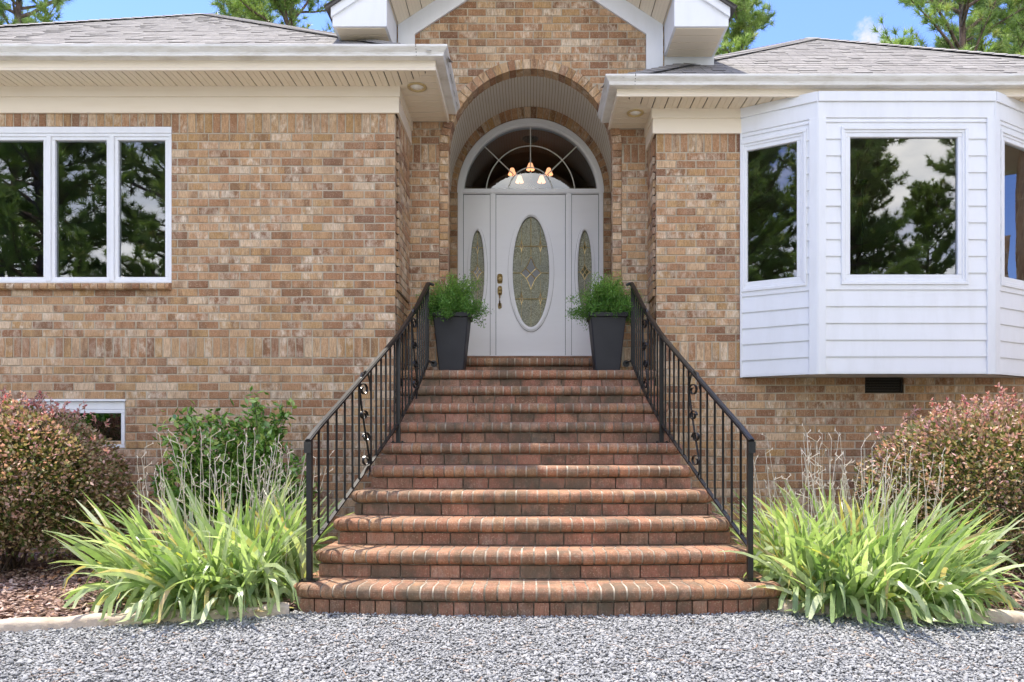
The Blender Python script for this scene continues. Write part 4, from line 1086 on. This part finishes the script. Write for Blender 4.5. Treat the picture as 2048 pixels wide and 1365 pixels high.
# ------------------------------------------------------------------ railings
RY = [.27, .75, 1.25, 1.68, 2.2, 2.75]; RX = [1.465, 1.345, 1.225, 1.125, 1.052, 1.015]
def railing(sg, label):
    cxr = -.005
    X = lambda y: sg * float(np.interp(y, RY, RX)) + cxr
    zt = lambda y: 1.135 + (y - .27) * .628; zb = lambda y: .40 + (y - .27) * .613
    t_ = empty('stair_railing', (X(.27), .27, RISE), label, 'railing', 'black iron stair railings')
    YY = [.27 + (2.75 - .27) * k_ / 24 for k_ in range(25)]
    m = MB(); pts = [(X(y), y, zt(y)) for y in YY]
    pts = [(X(.235), .235, zt(.235))] + pts[1:]
    m.bar(pts, .042, .016); m.bar([(p[0], p[1], p[2] + .009) for p in pts], .026, .010)
    e = pts[-1]; m.bar([e, (e[0] - sg * .02, e[1] + .02, e[2]), (e[0] - sg * .05, e[1] + .03, e[2] - .012)], .04, .018)
    m.bar([(X(.235), .236, zt(.235) - .006), (X(.235), .232, zt(.235) - .08)], .048, .022, side=(1, 0, 0))
    m.build('handrail', IRON, t_)
    m = MB(); m.bar([(X(y), y, zb(y)) for y in YY], .028, .012); e = (X(2.75), 2.75, zb(2.75)); m.bar([e, (e[0] + sg * -.0, 2.83, e[2] + .0), (e[0] - sg * .03, YA - .42, e[2])], .022, .012); m.build('bottom_rail', IRON, t_)
    m = MB(); m.lathe([(0, 0), (.035, 0), (.035, .02), (.0, .024)], X(2.75) - sg * .03, 2.93, zb(2.75) - .01, 12, 'y'); m.build('wall_bracket', IRON, t_)
    for (y, z0) in ((.27, RISE), (1.68, 6 * RISE)):
        m = MB(); x = X(y); m.box(x - .0175, x + .0175, y - .0175, y + .0175, z0, zt(y) - .004); p = m.build('post', IRON, t_)
        m = MB(); m.box(x - .055, x + .055, y - .05, y + .05, z0 + .001, z0 + .009); m.lathe([(.009, 0), (.009, .012), (0, .014)], x - .04, y - .035, z0 + .006, 6); m.lathe([(.009, 0), (.009, .012), (0, .014)], x + .04, y - .035, z0 + .006, 6); m.build('base_plate', IRON, p)
    for y in [.385, .503, .622, .74, .855, .96, 1.16, 1.25, 1.34, 1.43, 1.515, 1.60, 1.79, 1.88, 1.97, 2.06, 2.25, 2.34, 2.43, 2.52, 2.61, 2.68, 2.75]:
        m = MB(); x = X(y); m.box(x - .0068, x + .0068, y - .0068, y + .0068, zb(y), zt(y)); m.build('baluster', IRON, t_)
    for (ya, yb) in ((.96, 1.16), (2.06, 2.25)):        # S-scrolls
        m = MB(); ym = (ya + yb) / 2
        H0, H1 = zb(ya) + .10, zt(yb) - .04
        P = lambda u, v: (X(ya + (yb - ya) * u), ya + (yb - ya) * u, H0 + (H1 - H0) * v)
        def spiral(cu, cv, r, a0, turns, dirn):
            q = []
            for k_ in range(26):
                f = k_ / 25; rr = r * (1 - .62 * f); a = a0 + dirn * turns * 2 * pi * f
                q.append((cu + 1.45 * rr * cos(a) / (yb - ya), cv + rr * sin(a) / (H1 - H0))); 
            return q
        path = [(.98, .52)][:0]
        # long curved member: hooks over at the top, swings down across the panel, hooks at the bottom
        top = [(.06, .80), (.10, .90), (.25, .975), (.5, 1.0), (.78, .97), (.93, .88), (.94, .78), (.78, .60), (.55, .40), (.30, .20), (.10, .05), (.10, -.06), (.28, -.12)]
        if sg < 0: top = [(.06, .80), (.10, .90), (.25, .975), (.5, .99), (.78, .94), (.93, .84), (.90, .70), (.70, .50), (.85, .25), (.92, .05), (.80, -.03), (.55, -.06)] if False else [(1 - u, v) for u, v in top]
        m.bar([P(u, v) for u, v in top], .014, .008, side=(1, 0, 0))
        for (cu, cv, r, a0, dr) in ((.62, .80, .052, 0, 1), (.60, .53, .042, pi, -1), (.40, .30, .042, 0, 1), (.40, .05, .050, pi, -1)):
            if sg < 0: cu = 1 - cu; a0 = pi - a0; dr = -dr
            m.bar([P(u, v) for u, v in spiral(cu, cv, r, a0, 1.2, dr)], .018, .0055, side=(1, 0, 0))
        m.build('scroll', IRON, t_)
    return t_
railing(-1, 'black wrought iron railing with scrolls along the left side of the brick steps')
railing(1, 'black wrought iron railing with scrolls along the right side of the brick steps')

# ------------------------------------------------------------------ planters and potted shrubs
LZ = 10 * RISE
def planter(x, label):
    y = 2.985; o = empty('planter', (x, y, LZ), label, 'planter', 'tall tapered planters by the door')
    m = MB(); b, t_, H = .125, .178, .585
    def ring(h_, z, r=.012):
        return [(x - h_ + r, y - h_, z), (x + h_ - r, y - h_, z), (x + h_, y - h_ + r, z), (x + h_, y + h_ - r, z), (x + h_ - r, y + h_, z), (x - h_ + r, y + h_, z), (x - h_, y + h_ - r, z), (x - h_, y - h_ + r, z)]
    z0 = LZ + .001; R_ = [ring(b, z0), ring(t_, z0 + H - .045)]
    v = R_[0] + R_[1]; m.add(v, [list(range(8))[::-1]] + [(k_, (k_ + 1) % 8, 8 + (k_ + 1) % 8, 8 + k_) for k_ in range(8)]); m.build('body', PLANTER, o)
    m = MB(); rs = [ring(t_ - .002, z0 + H - .05), ring(t_ + .018, z0 + H - .042), ring(t_ + .020, z0 + H - .004), ring(t_ + .016, z0 + H), ring(t_ - .012, z0 + H), ring(t_ - .014, z0 + H - .05)]
    v = sum(rs, []); m.add(v, [(q * 8 + k_, q * 8 + (k_ + 1) % 8, (q + 1) * 8 + (k_ + 1) % 8, (q + 1) * 8 + k_) for q in range(5) for k_ in range(8)]); m.build('rim', PLANTER, o)
    m = MB(); m.add(ring(t_ - .01, z0 + H - .04), [list(range(8))]); m.build('potting_soil', MULCHG, o)
planter(-.805, 'tall tapered charcoal planter standing left of the front door')
planter(.785, 'tall tapered charcoal planter standing right of the front door')

def unit(v): return v / np.maximum(np.linalg.norm(v, axis=-1, keepdims=True), 1e-9)
def leaves(P, D, L, W, fold=.25, droop=.0):
    """P base points, D directions, length L, width W -> 5 verts 2 quads per leaf"""
    n = len(P); up = unit(rng.normal(0, 1, (n, 3)) + np.array([0, 0, 1.6])); D = unit(D)
    S = unit(np.cross(D, up)); Nn = np.cross(S, D); L = L[:, None]; W = W[:, None]
    b = P; t_ = P + D * L - Nn * L * droop; mid = P + D * L * .5 - Nn * W * fold
    r = P + D * L * .48 + S * W / 2; l = P + D * L * .48 - S * W / 2
    V = np.stack([b, r, t_, l, mid], 1).reshape(-1, 3); i = np.arange(n)[:, None] * 5
    Fc = np.concatenate([i + np.array([[0, 1, 2, 4]]), i + np.array([[0, 4, 2, 3]])], 1).reshape(-1, 4)
    return V, Fc
def blob(n, c, r, lo=.55, seed=0, upper=-0.55, lump=.12):
    """points through the outer part of a lumpy ellipsoid"""
    d = unit(rng.normal(0, 1, (n * 2, 3))); d = d[d[:, 2] > upper][:n]; n = len(d)
    th = np.arctan2(d[:, 1], d[:, 0]); ph = np.arcsin(d[:, 2])
    k_ = 1 + lump * (np.sin(3 * th + seed) * np.cos(2 * ph + seed) + .6 * np.sin(7 * th + 2 * seed) * np.sin(5 * ph + seed) + .4 * np.sin(13 * th + seed) * np.cos(11 * ph))
    f = 1 - (1 - lo) * rng.random(n) ** 1.7
    return np.array(c) + d * np.array(r) * (k_ * f)[:, None], d, f
def potshrub(x, seed, label):
    y = 2.985; z0 = LZ + .56; o = empty('potted_shrub', (x, y, z0), label, 'shrub', 'feathery green shrubs in the planters')
    m = MB(); V_, F_, n0 = [], [], 0; rr = random.Random(seed)
    for k_ in range(110):                                # arching stems carrying pairs of tiny leaflets
        a = rr.uniform(0, 2 * pi); el = rr.uniform(.15, 1.5); L = rr.uniform(.25, .39) * (1.12 if el > .9 else 1)
        d = np.array([cos(a) * cos(el), sin(a) * cos(el), sin(el)]); p = np.array([x + rr.uniform(-.08, .08), y + rr.uniform(-.08, .08), z0 - .02]); pts = [p]
        for q in range(9): d = d + np.array([rr.gauss(0, .10), rr.gauss(0, .10), .05 - .035 * q * (1.3 - el * .4)]); d /= np.linalg.norm(d); pts.append(pts[-1] + d * L / 8)
        m.tube(pts, .0022, 4, .001)
        pts = np.array(pts)
        n = 250; f = rng.uniform(.12, 1, n) * (len(pts) - 1); i0 = np.minimum(f.astype(int), len(pts) - 2); base = pts[i0] + (pts[i0 + 1] - pts[i0]) * (f - i0)[:, None]
        off = rng.normal(0, .021, (n, 3)); V, Fc = leaves(base + off, unit(off) + np.array([0, 0, .25]) + rng.normal(0, .4, (n, 3)), rng.uniform(.014, .026, n), rng.uniform(.008, .013, n))
        V_.append(V); F_.append(Fc + n0); n0 += len(V)
    m.build('stem', TWIG, o); V = np.concatenate(V_); Fc = np.concatenate(F_); tagc = np.repeat(rng.random((len(Fc) // 2, 3)), 2, 0)
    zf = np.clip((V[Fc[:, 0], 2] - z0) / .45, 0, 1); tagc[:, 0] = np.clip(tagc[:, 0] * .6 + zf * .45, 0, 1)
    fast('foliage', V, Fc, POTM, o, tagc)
potshrub(-.80, 3, 'feathery green shrub growing in the planter left of the front door')
potshrub(.785, 8, 'feathery green shrub growing in the planter right of the front door')

# ------------------------------------------------------------------ bushes
def loropetalum(c, r, seed, label, n=30000):
    o = empty('loropetalum_bush', (c[0], c[1], 0.03), label, 'bush', 'pink leaved bushes by the walls')
    P, d, f = blob(n, c, r, .5, seed, -.75, .07); k_ = P[:, 1] < (YL if c[0] < 0 else YR) - .03; k_ &= P[:, 2] > .05; P, d, f = P[k_], d[k_], f[k_]; n = len(P)
    D = d * .8 + rng.normal(0, .6, (n, 3)) + np.array([0, 0, .15]); V, Fc = leaves(P, D, rng.uniform(.028, .052, n), rng.uniform(.018, .030, n), .3)
    h = np.clip((P[:, 2] - c[2]) / r[2], -1, 1); q = rng.random(n)
    col = np.where(f < .78, q * .40, np.clip(q * .86 + .03 + .13 * h, 0, .95))
    cols = np.stack([col, rng.random(n), rng.random(n)], 1); cols = np.repeat(cols, 2, 0)
    # sprigs of new red growth on top
    Vs, Fs, cs, base = [V], [Fc], [cols], len(V); m = MB(); rr = random.Random(seed)
    for s_ in range(80):
        a = rr.gauss(0, .45); b = rr.gauss(-.1, .35); p = np.array([c[0] + a * r[0], c[1] + b * r[1], c[2] + r[2] * (.96 - .38 * a * a - .3 * b * b)]); L = max(.05, rr.uniform(.06, .24) * (1 - .5 * abs(a)))
        dd = np.array([rr.gauss(0, .3), rr.gauss(0, .3), 1.0]); dd /= np.linalg.norm(dd); m.tube([p, p + dd * L * .5, p + dd * L], .0018, 4)
        nn = int(L * 110) + 5; ff = rng.uniform(.2, 1, nn); Pp = p + dd * L * ff[:, None]; Dn = unit(rng.normal(0, 1, (nn, 3)) + np.array([0, 0, .7])); v2, f2 = leaves(Pp, Dn, rng.uniform(.022, .040, nn), rng.uniform(.012, .020, nn), .3)
        Vs.append(v2); Fs.append(f2 + base); base += len(v2); cc = np.stack([rng.uniform(.76, 1, nn), rng.random(nn), rng.random(nn)], 1); cs.append(np.repeat(cc, 2, 0))
    for s_ in range(26):
        a = rr.uniform(0, 2 * pi); e = np.array([c[0] + cos(a) * r[0] * .7, c[1] + sin(a) * r[1] * .5, c[2] + rr.uniform(-.2, .5)]); m.tube([(c[0] + rr.gauss(0, .06), c[1] + rr.gauss(0, .06), .0), (c[0] * .6 + e[0] * .4, c[1] * .6 + e[1] * .4, e[2] * .5), tuple(e)], .011, 5, .003)
    fast('foliage', np.concatenate(Vs), np.concatenate(Fs), LOROM, o, np.concatenate(cs)); m.build('stem', TWIG, o)
loropetalum((-4.30, 1.46, .70), (.92, .76, .70), 1.3, 'rounded bush with pink and green leaves below the window left of the steps')
loropetalum((3.98, 1.46, .68), (1.24, .80, .73), 4.1, 'rounded bush with pink and green leaves under the bay window right of the steps')

def gardenia():
    o = empty('gardenia_bush', (-2.45, 1.75, .03), 'loose glossy green bush against the brick wall left of the railing', 'bush')
    m = MB(); rr = random.Random(5); V_, F_, n0 = [], [], 0
    c0 = np.array([-2.45, 1.78, .05])
    for s_ in range(74):
        a = rr.uniform(-1, 1); top = np.array([-2.50 + a * .62, 1.76 + rr.uniform(-.42, .36), rr.uniform(.62, 1.50) - .32 * a * a + (.06 if -.1 < a < .3 else 0)])
        p1 = c0 + (top - c0) * .5 + np.array([rr.gauss(0, .05), rr.gauss(0, .05), .08]); pts = [c0 + np.array([rr.gauss(0, .07), rr.gauss(0, .05), 0]), p1, top]; m.tube(pts, .005, 5, .002)
        n = 84; f = rng.uniform(.25, 1.0, n) ** .6; base = np.where(f[:, None] < .5, pts[0] + (p1 - pts[0]) * (f[:, None] * 2), p1 + (top - p1) * ((f[:, None] - .5) * 2)); base = base + rng.normal(0, .035, (n, 3))
        D = rng.normal(0, 1, (n, 3)) + np.array([0, 0, .45]); v2, f2 = leaves(base, D, rng.uniform(.055, .09, n), rng.uniform(.030, .046, n), .3, .12); V_.append(v2); F_.append(f2 + n0); n0 += len(v2)
    V, Fc = np.concatenate(V_), np.concatenate(F_); fast('foliage', V, Fc, GREENM, o, np.repeat(rng.random((len(Fc) // 2, 3)), 2, 0)); m.build('stem', TWIG, o)
gardenia()

# ------------------------------------------------------------------ irises
def iris(sg, cx, cy, rx, ry, n, label, seed, fans=()):
    o = empty('iris_clump', (cx, cy, .03), label, 'plant', 'clumps of iris beside the steps'); R = np.random.default_rng(seed)
    S = 9; V_, F_, C_ = [], [], []; n0 = 0
    for k_ in range(n):
        a = R.uniform(0, 2 * pi); q = sqrt(R.random()); bx, by = cx + rx * q * cos(a), cy + ry * q * sin(a)
        out = np.array([(bx - cx) / rx, (by - cy) / ry]); front = -out[1]
        L = R.uniform(.48, .92) * (1.0 if q < .7 else .95); lean = .10 + .50 * q * R.uniform(.4, 1.25)
        if by < cy - .1 * ry: lean += .35 * R.random()
        az = math.atan2(out[1] - .25, out[0] + 1e-6) + R.normal(0, .7)
        if sg * bx < 1.80 and cos(az) * sg < 0: az = pi - az; lean *= .6
        d = np.array([cos(az) * sin(lean), sin(az) * sin(lean), cos(lean)])
        bend = (R.uniform(.01, .09) if R.random() < .5 else R.uniform(.20, .58)) * (1 + .5 * max(front, 0) + .3 * q); w = R.uniform(.025, .043)
        p = np.array([bx, by, .03]); sd = np.cross(d, [0, 0, 1.0]); sd /= (np.linalg.norm(sd) + 1e-6); tw = R.normal(0, .9)
        sd = sd * cos(tw) + np.cross(d, sd) * sin(tw); c = R.random() * .92; brown = R.random() < .08
        if brown: c = R.uniform(.93, 1)
        hz = np.array([cos(az), sin(az), 0.0]); ang = lean
        for j in range(S):
            f = j / (S - 1); ww = w * (0.75 + .5 * min(f * 4, 1)) * (1 if f < .55 else max(0.04, 1 - ((f - .55) / .45) ** 1.6)) / 1.25
            V_ += [p + sd * ww / 2, p - sd * ww / 2]
            if j < S - 1:
                F_.append((n0, n0 + 1, n0 + 3, n0 + 2)); n0 += 2
                C_.append((min(1, max(0, c + (.25 * (f > .8) if R.random() < .10 else 0) + R.normal(0, .02))), R.random(), R.random()))
                ang += bend * (0.25 + 1.7 * f); ang = min(ang, 2.85)
                d = hz * sin(ang) + np.array([0, 0, cos(ang)]); p = p + d * L / (S - 1)
                if p[2] < .045: p[2] = .045
                sd = sd - d * (sd @ d); sd /= (np.linalg.norm(sd) + 1e-6)
            else: n0 += 2
    fast('leaf_blades', np.array(V_), np.array(F_), IRISM, o, np.array(C_), smooth=True)
    m = MB(); rr = random.Random(seed)
    for k_ in range(64):                                # spent flower stalks
        a = rr.uniform(0, 2 * pi); q = sqrt(rr.random()) * .95; bx, by = cx + rx * q * cos(a) * 1.05, cy + .12 + ry * q * sin(a) * .8
        H = rr.uniform(.72, 1.14); lx, ly = rr.gauss(0, .09) + .10 * (bx - cx) / rx, rr.gauss(0, .06)
        p0 = np.array([bx, by, .03]); p3 = p0 + np.array([lx, ly, H]); p1 = p0 + (p3 - p0) * .35 + np.array([rr.gauss(0, .012), 0, 0]); p2 = p0 + (p3 - p0) * .7 + np.array([rr.gauss(0, .02), 0, 0])
        m.tube([p0, p1, p2, p3], .0034, 5, .0018)
        for (pb, fr) in ((p3, 1), (p2, .8), (p2 + (p3 - p2) * .5, .7)):
            e = pb + np.array([rr.gauss(0, .03), rr.gauss(0, .02), rr.uniform(.01, .06)]); m.tube([pb, e], .0018, 4); m.tube([e - np.array([0, 0, .006]), e, e + np.array([rr.gauss(0, .006), 0, .012])], .0052, 5, .002)
    m.build('dry_stalk', STALK, o)
iris(-1, -2.14, .60, .62, .56, 820, 'large clump of sword leaved irises left of the brick steps', 21)
iris(1, 2.30, .58, .64, .64, 960, 'large clump of sword leaved irises right of the brick steps', 22)

# ------------------------------------------------------------------ lamps indoors
def chandelier():
    cx, cy, zc = 0.0, 7.0, 5.36; o = empty('entry_chandelier', (cx, cy, 5.3), 'lit chandelier with small pink shades seen through the fanlight', 'chandelier')
    m = MB(); m.tube([(cx, cy, 5.86), (cx, cy, 5.15)], .010, 8); m.lathe([(0, .0), (.05, .03), (.03, .09), (.012, .12)], cx, cy, 5.12, 14)
    SP = []
    for k_ in range(5):
        a = 2 * pi * k_ / 5 + .94; e = (cx + .30 * cos(a), cy + .30 * sin(a), zc - .08); SP.append(e)
        m.tube([(cx, cy, 5.18), (cx + .12 * cos(a), cy + .12 * sin(a), 5.10), (cx + .25 * cos(a), cy + .25 * sin(a), 5.14), e], .008, 6)
    m.build('arms', DMETAL, o)
    for e in SP:
        m = MB(); m.lathe([(.028, .10), (.066, .0)], e[0], e[1], e[2], 16); m.build('lamp_shade', GLOW, o, True)
    m = MB(); m.lathe([(0, 0), (.11, 0), (.13, .02)], cx, cy, 5.855, 24); m.build('ceiling_canopy', DMETAL, o)
chandelier()
def lantern():
    cx, cy = 4.28, 4.9; o = empty('dining_chandelier', (cx, cy, 3.1), 'small lit globe chandelier seen through the wide bay window pane', 'chandelier')
    m = MB(); m.tube([(cx, cy, 4.47), (cx, cy, 3.55)], .006, 6); m.lathe([(.07, 0), (.05, -.03), (0, -.03)], cx, cy, 4.47, 16)
    for k_ in range(4):
        a = pi / 2 * k_ + .4; m.tube([(cx, cy, 3.6), (cx + .12 * cos(a), cy + .12 * sin(a), 3.42), (cx + .14 * cos(a), cy + .14 * sin(a), 3.12), (cx, cy, 3.0)], .007, 6)
    m.build('cage', DMETAL, o)
    for k_ in range(3):
        a = 2 * pi * k_ / 3 + .3; m = MB(); m.lathe([(0, .07), (.012, .045), (.015, .02), (.008, 0)], cx + .06 * cos(a), cy + .06 * sin(a), 3.12, 8); m.build('bulb', CANDLE, o, True)
lantern()

# ------------------------------------------------------------------ pines
def pine_meshes(seed, H, h0, spread, nbr, needle=.20, per=34, lean=0.0, nw=.008):
    R = random.Random(seed); m = MB(); tufts = []
    tr = [np.array([lean * (z / H) ** 2 + .10 * sin(z * .7 + seed), .08 * cos(z * .5), z]) for z in np.linspace(0, H, 22)]
    at = lambda z: np.array([np.interp(z, [q[2] for q in tr], [q[i] for q in tr]) for i in range(3)])
    trunk = MB(); trunk.tube(tr, .20 * H / 16, 10, .035)
    for k_ in range(nbr):
        f = (k_ + R.random()) / nbr; z = h0 + (H - h0) * f ** .9; a = R.uniform(0, 2 * pi)
        L = spread * (1.05 - .75 * f) * R.uniform(.6, 1.1); p = at(z); el = R.uniform(-.05, .35) + .5 * f; d = np.array([cos(a) * cos(el), sin(a) * cos(el), sin(el)]); pts = [p]; n = 7
        for q in range(n): d = d + np.array([R.gauss(0, .12), R.gauss(0, .12), R.gauss(.04, .08)]); d /= np.linalg.norm(d); pts.append(pts[-1] + d * L / n)
        m.tube(pts, .018 + .014 * L, 5, .008, False)
        nsub = int(7 + L * 6)
        for s_ in range(nsub):
            g = R.uniform(.25, 1) * n; i0 = min(int(g), n - 1); b = pts[i0] + (pts[i0 + 1] - pts[i0]) * (g - i0); dd = (pts[i0 + 1] - pts[i0]); dd /= np.linalg.norm(dd)
            dd = dd + np.array([R.gauss(0, .8), R.gauss(0, .8), R.gauss(.2, .45)]); dd /= np.linalg.norm(dd); l2 = R.uniform(.2, .75) * (1 - .3 * g / n); e1 = b + dd * l2 * .5; e2 = e1 + (dd + np.array([0, 0, .35])) * l2 * .5
            m.tube([b, e1, e2], .009, 4, .004, False); u_ = e2 - e1; tufts.append((e2, u_ / np.linalg.norm(u_)))
            if R.random() < .7: tufts.append((e1, dd))
        tufts.append((pts[-1], d))
    T = len(tufts); P = np.array([t_[0] for t_ in tufts]); D = np.array([t_[1] for t_ in tufts]); P = np.repeat(P, per, 0); D = np.repeat(D, per, 0); n = len(P)
    nd = unit(D * 0.75 + rng.normal(0, .55, (n, 3))); ln = rng.uniform(.6, 1.1, n)[:, None] * needle; s_ = unit(np.cross(nd, rng.normal(0, 1, (n, 3)))) * nw
    P = P - D * rng.uniform(0, .10, n)[:, None]
    V = np.stack([P - s_, P + s_, P + nd * ln], 1).reshape(-1, 3); Fc = np.arange(3 * n).reshape(-1, 3); tc_ = np.repeat(np.clip(rng.normal(.5, .2, (T, 1)), 0, .97), per, 0); cols = np.concatenate([np.clip(tc_ + rng.normal(0, .08, (n, 1)), 0, 1), rng.random((n, 2))], 1)
    return trunk, m, V, Fc, cols
PROT = {}
def pine(proto, loc, rz, s, label, group):
    key = proto[0]; o = empty('pine_tree', loc, label, 'tree', group); o.rotation_euler.z = rz; o.scale = (s, s, s)
    if key not in PROT:
        trunk, br, V, Fc, cols = pine_meshes(*proto); a = trunk.build('trunk', BARK, None, True); b = br.build('branch', BARK, None, True); c = fast('crown', V, Fc, PINEM, None, cols)
        for x in (a, b, c): x.parent = o; x.location = (0, 0, 0)
        PROT[key] = (a, b, c)
    else:
        for x in PROT[key]: y = x.copy(); COL.objects.link(y); y.parent = o; y.location = (0, 0, 0)
    return o
PA = (101, 17.0, 8.5, 3.6, 74, .25, 50); PB = (202, 16.0, 9.5, 2.7, 60, .25, 50); PC = (303, 17.5, 3.0, 4.6, 115, .30, 34, 0.0, .015)
GB = 'pines rising behind the house'
pine(PA, (11.75, 15.4, -0.3), .6, 1.0, 'big pine with brown trunk above the right end of the roof', GB)
pine(PB, (5.9, 16.5, 0), 2.1, .86, 'small pine top beside the right eave of the gable', GB)
pine(PA, (-7.0, 17.0, 0), 2.6, .95, 'pine crown between the left roof peak and the gable', GB)
pine(PB, (-9.3, 18.5, 0), 4.0, .98, 'pine top just right of the left roof peak', GB)
pine(PA, (-14.2, 15.8, -0.2), 4.4, 1.0, 'pine with spreading branches over the far left of the roof', GB)
pine(PC, (14.2, 17.2, -1.0), 3.0, .95, 'dense pine close behind the trunk above the right end of the roof', GB)
GF = 'pines across the driveway, mirrored in the panes'
for (i, (x, y, k_, r_, s_, lb)) in enumerate([
    (-14.0, -19, PC, .4, 1.0, 'pine mirrored in the left sash of the triple window'),
    (-18.0, -17, PC, 1.9, 1.05, 'thick pine mirrored in the far left of the triple window'),
    (-13.0, -23, PC, 2.9, .95, 'pine mirrored in the right sash of the triple window'),
    (-22.5, -22, PC, 3.3, 1.15, 'tall pine standing furthest left across the driveway'),
    (11.6, -18, PC, 5.0, .92, 'dense pine mirrored in the middle of the bay window'),
    (9.4, -20, PC, .9, .95, 'pine mirrored beside the densest one in the bay window'),
    (17.5, -17, PA, 1.2, 1.0, 'pine mirrored in the right of the bay window'),
    (4.2, -34, PC, 2.0, 1.0, 'distant pine mirrored in the fanlight'),
    (15.6, -19.5, PC, 3.7, .62, 'shorter pine mirrored in the lower right of the bay window'),
    (12.6, -18.6, PC, 1.7, .70, 'low broad pine mirrored in the bottom of the bay window'),
    (22.5, -21, PC, 2.5, 1.1, 'tall pine standing furthest right across the driveway')]):
    pine(k_, (x, y, 0), r_, s_, lb, GF)

# dense woods across the drive: one mass, mirrored low in the panes
n = 26000
wx = rng.uniform(-70, 70, n); hh = 5.5 + 2.0 * np.sin(wx * .31) + 1.3 * np.sin(wx * .83 + 1) + .8 * np.sin(wx * 2.1)
Pw = np.stack([wx, -42 + 5 * rng.random(n) + 3 * np.sin(wx * .2), hh * rng.random(n) ** .7], 1)
V, Fc = leaves(Pw, rng.normal(0, 1, (n, 3)), rng.uniform(.5, 1.1, n), rng.uniform(.35, .7, n))
tag(fast('far_woods', V, Fc, GREENM, None, np.repeat(np.clip(rng.random((n, 3)) * .7, 0, 1), 2, 0)), kind='stuff')

# fallen pine needles on the gravel, edging and mulch
n = 420; fx = rng.uniform(-4.2, 4.2, n); fyy = rng.uniform(-1.5, .9, n); k = ~((np.abs(fx) < 1.62) & (fyy > -.05)); fx, fyy = fx[k], fyy[k]; n = len(fx)
a = rng.uniform(0, pi, n); L = rng.uniform(.05, .11, n); dx, dy = np.cos(a) * L / 2, np.sin(a) * L / 2; bend = rng.normal(0, .012, n); w = .0011
z0 = np.where(inside(fx, fyy, BL) | inside(fx, fyy, BR), .062, .014) + rng.uniform(0, .006, n)
qx, qy = -np.sin(a), np.cos(a)
rows_ = [(fx - dx, fyy - dy), (fx + qx * bend, fyy + qy * bend), (fx + dx, fyy + dy)]
V = np.stack([np.stack([px_ + sg_ * qx * w, py_ + sg_ * qy * w, z0], 1) for (px_, py_) in rows_ for sg_ in (-1, 1)], 1).reshape(-1, 3)
i = np.arange(n)[:, None] * 6; Fc = np.concatenate([i + np.array([[0, 1, 3, 2]]), i + np.array([[2, 3, 5, 4]])])
t = NT('dead_needle'); t.set(Base_Color=(0.42, 0.22, 0.10), Roughness=0.7)
tag(fast('fallen_needles', V, Fc, t.m), kind='stuff')
